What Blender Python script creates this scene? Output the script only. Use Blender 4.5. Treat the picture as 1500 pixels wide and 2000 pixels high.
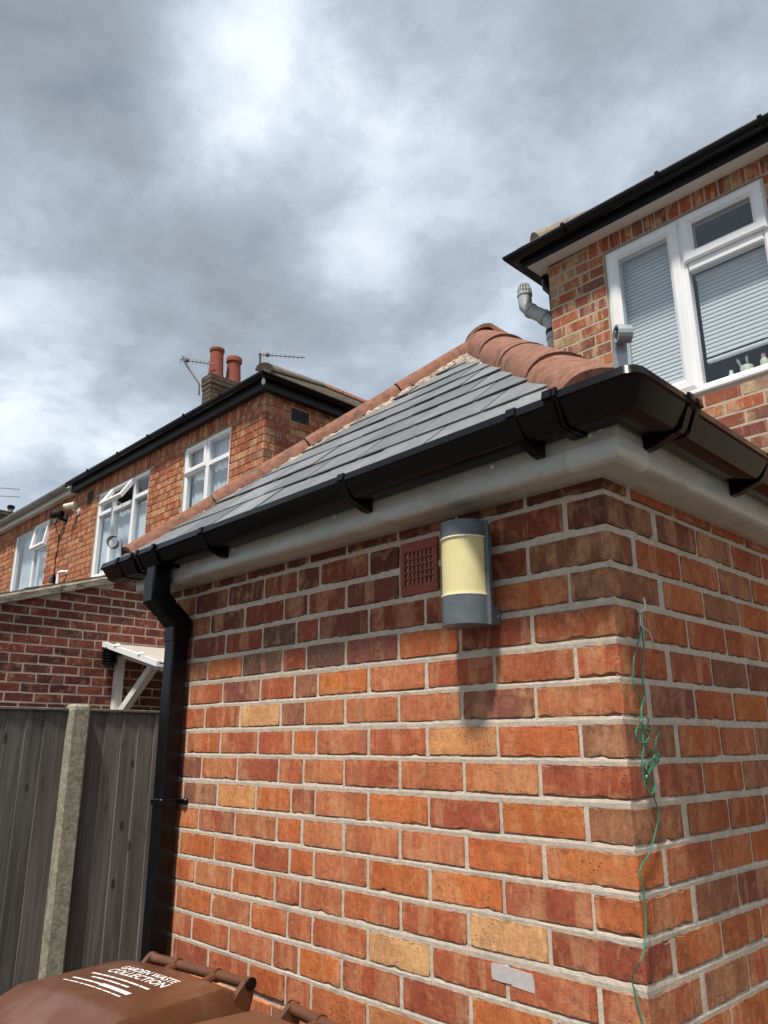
import bpy, math, random
from mathutils import Vector, Matrix, noise

for _o in list(bpy.data.objects):
    bpy.data.objects.remove(_o)
SC = bpy.context.scene
COL = SC.collection
R = random.Random(7)

# ------------------------------------------------------------------ camera
CAM = Vector((0.8864, -1.5754, 1.70))
YAW, PIT, ROL = -0.803098, 0.291889, -0.002167
def cam_matrix():
    f = Vector((math.sin(YAW)*math.cos(PIT), math.cos(YAW)*math.cos(PIT), math.sin(PIT)))
    rt = Vector((math.cos(YAW), -math.sin(YAW), 0)); up = rt.cross(f)
    c, s = math.cos(ROL), math.sin(ROL)
    a = rt*c + up*s; b = up*c - rt*s
    m = Matrix((a, b, -f)).transposed().to_4x4(); m.translation = CAM
    return m, a, b, f
CM, C_R, C_U, C_F = cam_matrix()
cd = bpy.data.cameras.new('camera'); cam = bpy.data.objects.new('camera', cd); COL.objects.link(cam)
cam.matrix_world = CM
cd.sensor_fit = 'VERTICAL'; cd.sensor_height = 36.0; cd.lens = 1509.6/2000*36
cd.clip_start = 0.05; cd.clip_end = 3000
SC.camera = cam
def pix_dir(px, py):
    return ((px-750)/1509.6*C_R + (1000-py)/1509.6*C_U + C_F).normalized()

# ------------------------------------------------------------------ sun
SUN_D = Vector((-0.38, 1.0, -2.12)).normalized()      # travel direction of the light
sd = bpy.data.lights.new('sun', 'SUN'); sd.energy = 3.9; sd.angle = math.radians(5.5); sd.color = (1.0, 0.93, 0.84)
sun = bpy.data.objects.new('sun', sd); COL.objects.link(sun)
sun.rotation_euler = SUN_D.to_track_quat('-Z', 'Y').to_euler(); sun.location = (3, -6, 14)
SUN_EL = math.asin(-SUN_D.z); SUN_AZ = math.atan2(-SUN_D.x, -SUN_D.y)

# ------------------------------------------------------------------ world: sky with broken grey cloud
w = bpy.data.worlds.new('World'); SC.world = w; w.use_nodes = True
nt = w.node_tree; nt.nodes.clear()
def N(nt, t, **kw):
    n = nt.nodes.new(t)
    for k, v in kw.items():
        setattr(n, k, v)
    return n
def math_n(nt, op, a, b=None, clamp=False):
    n = N(nt, 'ShaderNodeMath', operation=op); n.use_clamp = clamp
    for i, v in enumerate((a, b)):
        if v is None: continue
        if isinstance(v, (int, float)): n.inputs[i].default_value = v
        else: nt.links.new(v, n.inputs[i])
    return n.outputs[0]
def ramp(nt, fac, stops, interp='EASE'):
    n = N(nt, 'ShaderNodeValToRGB'); cr = n.color_ramp; cr.interpolation = interp
    while len(cr.elements) < len(stops): cr.elements.new(0.5)
    for e, (p, c) in zip(cr.elements, stops):
        e.position = p; e.color = (c[0], c[1], c[2], 1) if hasattr(c, '__len__') else (c, c, c, 1)
    nt.links.new(fac, n.inputs[0]); return n.outputs[0]
def mixc(nt, fac, a, b, mode='MIX'):
    n = N(nt, 'ShaderNodeMix', data_type='RGBA', blend_type=mode)
    for i, v in ((0, fac), (6, a), (7, b)):
        if isinstance(v, (int, float)): n.inputs[i].default_value = v
        elif isinstance(v, tuple): n.inputs[i].default_value = (*v[:3], 1)
        else: nt.links.new(v, n.inputs[i])
    return n.outputs[2]
tc = N(nt, 'ShaderNodeTexCoord')
sep = N(nt, 'ShaderNodeSeparateXYZ'); nt.links.new(tc.outputs['Generated'], sep.inputs[0])
zz = math_n(nt, 'ADD', math_n(nt, 'ABSOLUTE', sep.outputs[2]), 0.30)
comb = N(nt, 'ShaderNodeCombineXYZ')
nt.links.new(math_n(nt, 'DIVIDE', sep.outputs[0], zz), comb.inputs[0])
nt.links.new(math_n(nt, 'DIVIDE', sep.outputs[1], zz), comb.inputs[1])
def wnoise(scale, detail, rough, dist, off):
    mp = N(nt, 'ShaderNodeMapping'); mp.inputs['Location'].default_value = off
    nt.links.new(comb.outputs[0], mp.inputs[0])
    n = N(nt, 'ShaderNodeTexNoise'); n.inputs['Scale'].default_value = scale; n.inputs['Detail'].default_value = detail
    n.inputs['Roughness'].default_value = rough; n.inputs['Distortion'].default_value = dist
    nt.links.new(mp.outputs[0], n.inputs['Vector']); return n.outputs['Fac']
big = wnoise(1.6, 6, 0.52, 0.0, (3.1, 1.7, 0))
med = wnoise(4.0, 9, 0.60, 0.12, (7.4, 2.2, 1.0))
fine = wnoise(9.5, 10, 0.62, 0.25, (1.9, 5.2, 2.0))
val = math_n(nt, 'ADD', math_n(nt, 'ADD', math_n(nt, 'MULTIPLY', big, 0.50), math_n(nt, 'MULTIPLY', med, 0.34)), math_n(nt, 'MULTIPLY', fine, 0.16))
# sharpen: cloud bodies with firmer edges
edge = ramp(nt, med, ((0.44, 0.0), (0.50, 0.5), (0.56, 1.0)))
val = math_n(nt, 'ADD', val, math_n(nt, 'MULTIPLY', math_n(nt, 'SUBTRACT', edge, 0.5), 0.055))
def blob(px, py, rad_deg, amp):
    global val
    d = pix_dir(px, py)
    dp = N(nt, 'ShaderNodeVectorMath', operation='DOT_PRODUCT'); dp.inputs[1].default_value = d
    nt.links.new(tc.outputs['Generated'], dp.inputs[0])
    mr = N(nt, 'ShaderNodeMapRange', interpolation_type='SMOOTHERSTEP')
    mr.inputs['From Min'].default_value = math.cos(math.radians(rad_deg)); mr.inputs['From Max'].default_value = 1.0
    mr.inputs['To Min'].default_value = 0; mr.inputs['To Max'].default_value = amp
    nt.links.new(dp.outputs['Value'], mr.inputs['Value'])
    val = math_n(nt, 'ADD', val, mr.outputs[0])
for b in ((660, 215, 16, 0.17), (470, 170, 9, 0.07), (110, 330, 22, -0.13), (60, 60, 16, -0.03), (330, 560, 12, -0.03),
          (640, 620, 15, -0.07), (40, 600, 9, 0.09), (60, 930, 17, 0.20), (890, 400, 14, 0.05), (1250, 110, 20, -0.03), (200, 700, 7, -0.05),
          (1400, 260, 8, 0.05), (900, 90, 14, -0.06)):
    blob(*b)
cloud = ramp(nt, val, ((0.27, (0.240, 0.265, 0.300)), (0.42, (0.305, 0.342, 0.392)), (0.53, (0.395, 0.445, 0.51)),
                       (0.64, (0.55, 0.605, 0.67)), (0.78, (0.82, 0.86, 0.90))), 'LINEAR')
sky = N(nt, 'ShaderNodeTexSky', sky_type='NISHITA'); sky.sun_disc = False
sky.sun_elevation = SUN_EL; sky.sun_rotation = SUN_AZ
SKYK = 0.085
skyc = mixc(nt, 1.0, sky.outputs[0], (SKYK, SKYK, SKYK), 'MULTIPLY')
thin = ramp(nt, med, ((0.30, 0.80), (0.42, 0.97)))
WC = mixc(nt, thin, skyc, cloud)
WC = mixc(nt, 1.0, WC, (0.975, 1.0, 1.02), 'MULTIPLY')
bg = N(nt, 'ShaderNodeBackground'); bg.inputs['Strength'].default_value = 1.0
nt.links.new(WC, bg.inputs[0])
wo = N(nt, 'ShaderNodeOutputWorld'); nt.links.new(bg.outputs[0], wo.inputs[0])

vs = SC.view_settings
vs.view_transform = 'Standard'; vs.look = 'None'; vs.gamma = 1; vs.exposure = 0.42; vs.use_curve_mapping = False
SC.render.engine = 'CYCLES'
SC.cycles.use_denoising = True
SC.cycles.max_bounces = 8; SC.cycles.transparent_max_bounces = 12
SC.cycles.caustics_reflective = False; SC.cycles.caustics_refractive = False

# ------------------------------------------------------------------ materials
MATS = {}
def newmat(name):
    m = bpy.data.materials.new(name); m.use_nodes = True
    t = m.node_tree; t.nodes.clear()
    out = N(t, 'ShaderNodeOutputMaterial'); p = N(t, 'ShaderNodeBsdfPrincipled')
    t.links.new(p.outputs[0], out.inputs[0]); MATS[name] = m
    return m, t, p, out
def setp(t, p, **kw):
    for k, v in kw.items():
        k = {'rough': 'Roughness', 'color': 'Base Color', 'metal': 'Metallic', 'spec': 'Specular IOR Level'}[k]
        if isinstance(v, (int, float)): p.inputs[k].default_value = v
        elif isinstance(v, tuple): p.inputs[k].default_value = (*v[:3], 1)
        else: t.links.new(v, p.inputs[k])
def coords(t, scale=(1, 1, 1), rnd=True, rot=(0, 0, 0)):
    c = N(t, 'ShaderNodeTexCoord'); src = c.outputs['Object']
    if rnd:
        oi = N(t, 'ShaderNodeObjectInfo')
        v = N(t, 'ShaderNodeVectorMath', operation='SCALE'); v.inputs[0].default_value = (31.7, 17.3, 23.9)
        t.links.new(oi.outputs['Random'], v.inputs['Scale'])
        a = N(t, 'ShaderNodeVectorMath', operation='ADD'); t.links.new(src, a.inputs[0]); t.links.new(v.outputs[0], a.inputs[1]); src = a.outputs[0]
    mp = N(t, 'ShaderNodeMapping'); mp.inputs['Scale'].default_value = scale; mp.inputs['Rotation'].default_value = rot
    t.links.new(src, mp.inputs[0]); return mp.outputs[0]
def tnoise(t, vec, scale, detail=4, rough=0.55, dist=0.0):
    n = N(t, 'ShaderNodeTexNoise'); n.inputs['Scale'].default_value = scale; n.inputs['Detail'].default_value = detail
    n.inputs['Roughness'].default_value = rough; n.inputs['Distortion'].default_value = dist
    t.links.new(vec, n.inputs['Vector']); return n.outputs['Fac']
def bump(t, p, h, strength=0.4, dist=0.003):
    b = N(t, 'ShaderNodeBump'); b.inputs['Strength'].default_value = strength; b.inputs['Distance'].default_value = dist
    t.links.new(h, b.inputs['Height']); t.links.new(b.outputs[0], p.inputs['Normal'])

def brick_mat(name, src, pale=(0.62, 0.33, 0.17), bandk=0.75, stain=0.55, fine=1.0, soot=(0.10, 0.06, 0.045)):
    m, t, p, o = newmat(name)
    if src == 'OBJ':
        base = N(t, 'ShaderNodeObjectInfo').outputs['Color']
    else:
        base = N(t, 'ShaderNodeAttribute', attribute_name='bcol').outputs['Color']
    v = coords(t)
    vb = N(t, 'ShaderNodeMapping'); vb.inputs['Scale'].default_value = (11, 11, 1.6); t.links.new(v, vb.inputs[0])
    hue = ramp(t, tnoise(t, v, 7.5, 3, 0.55, 0.3), ((0.34, 0.0), (0.66, 1.0)))
    base = mixc(t, math_n(t, 'MULTIPLY', hue, 0.75), base, mixc(t, 1.0, base, (0.80, 0.66, 0.66), 'MULTIPLY'))
    band = ramp(t, tnoise(t, vb.outputs[0], 1.0, 4, 0.6, 0.5), ((0.50, 0.0), (0.57, 1.0)))
    blot = ramp(t, tnoise(t, v, 13, 4, 0.6, 0.6), ((0.36, 0.25), (0.62, 1.0)))
    c = mixc(t, math_n(t, 'MULTIPLY', math_n(t, 'MULTIPLY', band, blot), bandk), base, mixc(t, 0.58, base, pale))
    vd = N(t, 'ShaderNodeMapping'); vd.inputs['Scale'].default_value = (9, 9, 3.0); vd.inputs['Location'].default_value = (5, 3, 8); t.links.new(v, vd.inputs[0])
    st = ramp(t, tnoise(t, vd.outputs[0], 1.0, 5, 0.65, 0.3), ((0.52, 0.0), (0.72, 1.0)))
    c = mixc(t, math_n(t, 'MULTIPLY', st, stain), c, mixc(t, 0.55, c, soot))
    vg = N(t, 'ShaderNodeMapping'); vg.inputs['Scale'].default_value = (240, 240, 34); t.links.new(v, vg.inputs[0])
    drag = tnoise(t, vg.outputs[0], 1.0, 3, 0.6)
    gr = tnoise(t, v, 420, 3, 0.7)
    mid = tnoise(t, v, 55, 5, 0.65)
    k = math_n(t, 'ADD', math_n(t, 'MULTIPLY', drag, 0.35), math_n(t, 'ADD', math_n(t, 'MULTIPLY', gr, 0.45), math_n(t, 'MULTIPLY', mid, 0.55)))
    c = mixc(t, 1.0, c, ramp(t, k, ((0.44, 0.50), (0.68, 1.0), (0.90, 1.38)), 'LINEAR'), 'MULTIPLY')
    # open pits in the face
    vo = N(t, 'ShaderNodeTexVoronoi', feature='F1'); vo.inputs['Scale'].default_value = 95; t.links.new(v, vo.inputs['Vector'])
    pm = ramp(t, tnoise(t, v, 17, 3, 0.6), ((0.54, 0.0), (0.66, 1.0)))
    pit = math_n(t, 'MULTIPLY', ramp(t, vo.outputs['Distance'], ((0.13, 1.0), (0.24, 0.0))), pm)
    c = mixc(t, math_n(t, 'MULTIPLY', pit, 0.75), c, (0.05, 0.025, 0.02))
    # dirt and smeared pointing along the arrises (only meshes that carry the attribute)
    ed = N(t, 'ShaderNodeAttribute', attribute_name='edge').outputs['Fac']
    en = tnoise(t, v, 62, 5, 0.7, 0.3); en2 = tnoise(t, v, 24, 4, 0.65, 0.5)
    dirt = ramp(t, math_n(t, 'ADD', math_n(t, 'MULTIPLY', ed, 0.42), math_n(t, 'MULTIPLY', en, 0.85)), ((0.70, 0.0), (0.86, 1.0)))
    c = mixc(t, math_n(t, 'MULTIPLY', dirt, 0.62), c, mixc(t, 0.65, c, (0.045, 0.026, 0.02)))
    # yellowish flashed patches with soft irregular outlines
    fl = ramp(t, tnoise(t, v, 16, 5, 0.62, 0.9), ((0.53, 0.0), (0.66, 1.0)))
    fl2 = ramp(t, math_n(t, 'ADD', math_n(t, 'MULTIPLY', ed, 0.16), math_n(t, 'MULTIPLY', en2, 0.9)), ((0.55, 0.0), (0.72, 1.0)))
    c = mixc(t, math_n(t, 'MULTIPLY', math_n(t, 'MAXIMUM', fl, math_n(t, 'MULTIPLY', fl2, ed)), 0.42), c, mixc(t, 0.55, c, (0.74, 0.42, 0.19)))
    # lime bloom
    lime = ramp(t, tnoise(t, v, 38, 6, 0.7, 0.4), ((0.62, 0.0), (0.74, 1.0)))
    c = mixc(t, math_n(t, 'MULTIPLY', lime, 0.30), c, (0.62, 0.50, 0.40))
    setp(t, p, color=c, rough=0.88, spec=0.25)
    h = math_n(t, 'SUBTRACT', math_n(t, 'ADD', math_n(t, 'MULTIPLY', mid, 1.0), math_n(t, 'MULTIPLY', gr, 0.35)), math_n(t, 'MULTIPLY', pit, 1.4))
    bump(t, p, h, 0.55*fine, 0.0035)
    return m
brick_mat('orange_brick', 'OBJ')
brick_mat('orange_brick_mass', 'ATTR')
brick_mat('house_brick', 'OBJ', pale=(0.62, 0.44, 0.25), bandk=1.1, stain=0.5)
brick_mat('house_brick_mass', 'ATTR', pale=(0.60, 0.40, 0.22), bandk=0.8, stain=0.35)
brick_mat('dark_brick', 'OBJ', pale=(0.30, 0.10, 0.06), bandk=0.75, stain=0.75, soot=(0.05, 0.022, 0.02))
brick_mat('dark_brick_mass', 'ATTR', pale=(0.30, 0.10, 0.06), bandk=0.75, stain=0.75, soot=(0.05, 0.022, 0.02))

def rough_mat(name, c1, c2, scale=30, rough=0.85, b=0.5, bd=0.003, c3=None, c3s=8, stretch=(1, 1, 1), spec=0.3, rnd=True, metal=0.0, c3k=0.7):
    m, t, p, o = newmat(name)
    v = coords(t, stretch, rnd)
    n1 = tnoise(t, v, scale, 6, 0.65, 0.2); n2 = tnoise(t, v, scale*7, 3, 0.7)
    k = math_n(t, 'ADD', math_n(t, 'MULTIPLY', n1, 0.65), math_n(t, 'MULTIPLY', n2, 0.35))
    c = mixc(t, ramp(t, k, ((0.36, 0.0), (0.64, 1.0))), c1, c2)
    if c3:
        n3 = ramp(t, tnoise(t, v, c3s, 5, 0.65, 0.4), ((0.52, 0.0), (0.66, 1.0)))
        c = mixc(t, math_n(t, 'MULTIPLY', n3, c3k), c, c3)
    setp(t, p, color=c, rough=rough, spec=spec, metal=metal)
    bump(t, p, k, b, bd); return m
rough_mat('mortar', (0.50, 0.422, 0.340), (0.66, 0.565, 0.462), 48, 0.95, 0.9, 0.004, (0.43, 0.36, 0.285), 7, spec=0.1, rnd=False, c3k=0.6)
rough_mat('house_mortar', (0.40, 0.335, 0.25), (0.52, 0.45, 0.345), 60, 0.95, 0.6, 0.004, rnd=False)
rough_mat('pale_mortar', (0.40, 0.335, 0.26), (0.51, 0.44, 0.35), 60, 0.95, 0.6, 0.004, rnd=False)
rough_mat('grey_mortar', (0.46, 0.43, 0.41), (0.55, 0.52, 0.50), 40, 0.9, 0.3, 0.002)
rough_mat('crumbly_mortar', (0.20, 0.15, 0.11), (0.66, 0.56, 0.45), 26, 0.95, 1.0, 0.012, (0.085, 0.06, 0.042), 34, c3k=0.85)
rough_mat('slate', (0.135, 0.143, 0.150), (0.185, 0.193, 0.199), 14, 0.52, 0.35, 0.003, (0.23, 0.235, 0.235), 5, (1, 1, 1), spec=0.5)
rough_mat('hip_tile', (0.185, 0.085, 0.057), (0.325, 0.155, 0.105), 34, 0.93, 1.0, 0.005, (0.125, 0.082, 0.058), 16, c3k=0.8)
rough_mat('grey_tile', (0.17, 0.14, 0.11), (0.30, 0.25, 0.20), 14, 0.92, 0.7, 0.01, (0.30, 0.25, 0.18), 5)
rough_mat('dark_tile', (0.075, 0.06, 0.05), (0.15, 0.12, 0.095), 12, 0.9, 0.7, 0.01)
rough_mat('white_plastic', (0.74, 0.74, 0.715), (0.79, 0.79, 0.765), 3, 0.30, 0.03, 0.001, (0.68, 0.68, 0.63), 2.0, spec=0.5, c3k=0.5)
rough_mat('fascia_plastic', (0.44, 0.445, 0.405), (0.54, 0.545, 0.505), 7, 0.22, 0.05, 0.001, (0.37, 0.35, 0.29), 5.0, (1, 1, 2.5), spec=0.5, c3k=0.65)
rough_mat('fascia_trim', (0.53, 0.535, 0.50), (0.58, 0.585, 0.55), 7, 0.22, 0.03, 0.001, spec=0.5)
rough_mat('frame_plastic', (0.84, 0.85, 0.85), (0.88, 0.89, 0.89), 3, 0.28, 0.02, 0.001, spec=0.5)
rough_mat('black_plastic', (0.0030, 0.0032, 0.0042), (0.0045, 0.0047, 0.006), 25, 0.24, 0.04, 0.001, (0.007, 0.0075, 0.009), 6, spec=0.24, c3k=0.5)
rough_mat('gloss_black_plastic', (0.004, 0.004, 0.0048), (0.006, 0.006, 0.007), 9, 0.07, 0.22, 0.004, spec=0.26)
rough_mat('black_paint', (0.012, 0.013, 0.015), (0.020, 0.021, 0.024), 20, 0.45, 0.2, 0.001)
rough_mat('grey_plastic', (0.42, 0.43, 0.43), (0.52, 0.53, 0.53), 8, 0.4, 0.05, 0.001, (0.36, 0.37, 0.36), 10)
rough_mat('weathered_gutter', (0.24, 0.24, 0.22), (0.36, 0.36, 0.33), 6, 0.5, 0.2, 0.002, (0.12, 0.12, 0.11), 4)
rough_mat('galvanised', (0.36, 0.38, 0.39), (0.48, 0.50, 0.51), 30, 0.45, 0.2, 0.001, (0.27, 0.28, 0.27), 25, metal=0.55)
rough_mat('aerial_metal', (0.10, 0.10, 0.11), (0.19, 0.19, 0.19), 20, 0.5, 0.1, 0.001, metal=0.4)
rough_mat('mast_metal', (0.34, 0.30, 0.27), (0.46, 0.43, 0.40), 20, 0.5, 0.1, 0.001, metal=0.4)
rough_mat('anthracite', (0.100, 0.118, 0.128), (0.125, 0.145, 0.155), 40, 0.36, 0.06, 0.0006, (0.15, 0.165, 0.17), 10, spec=0.5, c3k=0.4)
rough_mat('lamp_lens', (0.76, 0.655, 0.33), (0.80, 0.70, 0.37), 6, 0.45, 0.0, 0.001, spec=0.4)
rough_mat('lens_rim', (0.88, 0.83, 0.58), (0.90, 0.86, 0.62), 6, 0.35, 0.0, 0.001)
rough_mat('air_brick', (0.24, 0.055, 0.03), (0.32, 0.08, 0.045), 30, 0.6, 0.3, 0.002)
rough_mat('dark_air_brick', (0.025, 0.026, 0.028), (0.04, 0.04, 0.043), 30, 0.7, 0.3, 0.002)
rough_mat('void', (0.006, 0.005, 0.005), (0.010, 0.008, 0.007), 10, 1.0, 0.0, 0.001)
rough_mat('bin_plastic', (0.105, 0.042, 0.021), (0.130, 0.055, 0.028), 14, 0.29, 0.12, 0.0012, (0.165, 0.088, 0.058), 5, spec=0.5, c3k=0.6)
rough_mat('white_print', (0.72, 0.70, 0.67), (0.80, 0.79, 0.77), 60, 0.6, 0.1, 0.0005, (0.42, 0.33, 0.28), 60, c3k=0.6)
rough_mat('concrete_post', (0.23, 0.215, 0.16), (0.44, 0.41, 0.315), 42, 0.95, 1.0, 0.006, (0.20, 0.20, 0.12), 9, c3k=0.8)
rough_mat('stone_coping', (0.17, 0.148, 0.113), (0.40, 0.355, 0.285), 16, 0.95, 1.0, 0.012, (0.09, 0.08, 0.06), 15, (1, 0.5, 2.2), rnd=True)
rough_mat('green_wire', (0.012, 0.17, 0.105), (0.025, 0.25, 0.16), 60, 0.3, 0.05, 0.001, spec=0.6)
rough_mat('bare_wire', (0.55, 0.53, 0.50), (0.70, 0.68, 0.65), 80, 0.35, 0.1, 0.001, metal=0.6)
rough_mat('clay_pot', (0.22, 0.058, 0.038), (0.29, 0.085, 0.055), 10, 0.8, 0.3, 0.003, (0.26, 0.11, 0.08), 4)
rough_mat('sooty_brick', (0.085, 0.066, 0.048), (0.15, 0.115, 0.082), 10, 0.95, 0.7, 0.01, (0.055, 0.045, 0.035), 5)
rough_mat('ground_concrete', (0.088, 0.080, 0.070), (0.125, 0.113, 0.098), 6, 0.95, 0.5, 0.004, (0.07, 0.065, 0.058), 1.2, rnd=False)
rough_mat('net_fabric', (0.78, 0.82, 0.82), (0.88, 0.90, 0.90), 40, 0.9, 0.2, 0.002, (0.62, 0.66, 0.67), 9, (1, 1, 0.5), c3k=0.55)
rough_mat('blind_slat', (0.80, 0.83, 0.84), (0.85, 0.87, 0.88), 10, 0.5, 0.02, 0.001)
rough_mat('room_wall', (0.30, 0.31, 0.34), (0.36, 0.37, 0.40), 4, 0.95, 0.1, 0.002, rnd=False)
rough_mat('cream_ceramic', (0.62, 0.60, 0.46), (0.68, 0.66, 0.52), 10, 0.4, 0.05, 0.001)
rough_mat('pink_plastic', (0.62, 0.28, 0.32), (0.70, 0.36, 0.40), 10, 0.4, 0.05, 0.001)
rough_mat('cctv_white', (0.66, 0.62, 0.52), (0.72, 0.68, 0.58), 10, 0.4, 0.05, 0.001)
rough_mat('canopy_sheet', (0.52, 0.48, 0.40), (0.60, 0.56, 0.48), 6, 0.35, 0.05, 0.001)
rough_mat('painted_timber', (0.74, 0.72, 0.67), (0.82, 0.81, 0.77), 14, 0.6, 0.4, 0.002, (0.48, 0.44, 0.38), 22, (1, 1, 0.3), c3k=0.7)

t = MATS['slate'].node_tree; p = [n for n in t.nodes if n.type == 'BSDF_PRINCIPLED'][0]
src = p.inputs['Base Color'].links[0].from_socket
p_oi = N(t, 'ShaderNodeObjectInfo'); t.links.new(mixc(t, 1.0, src, ramp(t, p_oi.outputs['Random'], ((0.0, 0.72), (1.0, 1.18)), 'LINEAR'), 'MULTIPLY'), p.inputs['Base Color'])
# weathered fence boards: long vertical grain with knots
m, t, p, o = newmat('grey_timber')
v = coords(t, (1, 1, 1)); vg = N(t, 'ShaderNodeMapping'); vg.inputs['Scale'].default_value = (60, 60, 2.2); t.links.new(v, vg.inputs[0])
g1 = tnoise(t, vg.outputs[0], 1.0, 6, 0.65, 0.8); vg2 = N(t, 'ShaderNodeMapping'); vg2.inputs['Scale'].default_value = (14, 14, 0.9); t.links.new(v, vg2.inputs[0])
g2 = tnoise(t, vg2.outputs[0], 1.0, 4, 0.6, 0.5)
k = math_n(t, 'ADD', math_n(t, 'MULTIPLY', g1, 0.55), math_n(t, 'MULTIPLY', g2, 0.45))
c = ramp(t, k, ((0.32, (0.085, 0.076, 0.066)), (0.50, (0.165, 0.152, 0.137)), (0.68, (0.27, 0.254, 0.232))), 'LINEAR')
vk = N(t, 'ShaderNodeMapping'); vk.inputs['Scale'].default_value = (9, 9, 4.0); t.links.new(v, vk.inputs[0])
vo = N(t, 'ShaderNodeTexVoronoi', feature='F1'); vo.inputs['Scale'].default_value = 1.0; t.links.new(vk.outputs[0], vo.inputs['Vector'])
kn = ramp(t, vo.outputs['Distance'], ((0.07, 1.0), (0.16, 0.0)))
c = mixc(t, math_n(t, 'MULTIPLY', kn, 0.8), c, (0.035, 0.027, 0.022))
oi = N(t, 'ShaderNodeObjectInfo'); c = mixc(t, 1.0, c, ramp(t, oi.outputs['Random'], ((0.0, 0.75), (1.0, 1.2)), 'LINEAR'), 'MULTIPLY')
setp(t, p, color=c, rough=0.85, spec=0.25); bump(t, p, k, 0.6, 0.004)

# thin window glass: see-through with a fresnel sky reflection
m, t, p, o = newmat('glass')
t.nodes.remove(p)
tr = N(t, 'ShaderNodeBsdfTransparent'); tr.inputs[0].default_value = (0.82, 0.87, 0.895, 1)
gl = N(t, 'ShaderNodeBsdfGlossy'); gl.inputs['Roughness'].default_value = 0.015; gl.inputs['Color'].default_value = (0.95, 0.97, 1.0, 1)
ge = N(t, 'ShaderNodeNewGeometry'); dt = N(t, 'ShaderNodeVectorMath', operation='DOT_PRODUCT'); t.links.new(ge.outputs['Incoming'], dt.inputs[0]); t.links.new(ge.outputs['Normal'], dt.inputs[1])
sch = math_n(t, 'POWER', math_n(t, 'SUBTRACT', 1.0, math_n(t, 'ABSOLUTE', dt.outputs['Value'])), 4.0)
vw = coords(t, (1, 1, 1), True); bn = N(t, 'ShaderNodeBump'); bn.inputs['Strength'].default_value = 0.05; bn.inputs['Distance'].default_value = 0.02
t.links.new(tnoise(t, vw, 3.0, 1, 0.4), bn.inputs['Height']); t.links.new(bn.outputs[0], gl.inputs['Normal'])
mx = N(t, 'ShaderNodeMixShader'); t.links.new(math_n(t, 'ADD', math_n(t, 'MULTIPLY', sch, 0.92), 0.085, True), mx.inputs[0])
t.links.new(tr.outputs[0], mx.inputs[1]); t.links.new(gl.outputs[0], mx.inputs[2]); t.links.new(mx.outputs[0], o.inputs[0])

# ------------------------------------------------------------------ mesh helpers
def link(name, mesh, mat, parent=None, loc=(0, 0, 0), rotz=0.0, scale=None, kind=None, label=None, color=None):
    o = bpy.data.objects.new(name, mesh); COL.objects.link(o)
    o.location = loc; o.rotation_euler = (0, 0, rotz)
    if scale: o.scale = scale
    if mat and mesh and len(mesh.materials) == 0: mesh.materials.append(MATS[mat])
    if parent is not None:
        o.parent = parent
        pb = Matrix.Translation(parent.location) @ parent.rotation_euler.to_matrix().to_4x4()
        o.matrix_parent_inverse = pb.inverted()
    if kind: o['kind'] = kind
    if label: o['label'] = label
    if color: o.color = (*color[:3], 1)
    return o
def tag(o, label, cat, group=None):
    o['label'] = label; o['category'] = cat
    if group: o['group'] = group
    return o
def thing(name, label, cat, loc=(0, 0, 0), group=None):
    o = bpy.data.objects.new(name, None); COL.objects.link(o); o.location = loc
    o.empty_display_size = 0.1
    return tag(o, label, cat, group)
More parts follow.
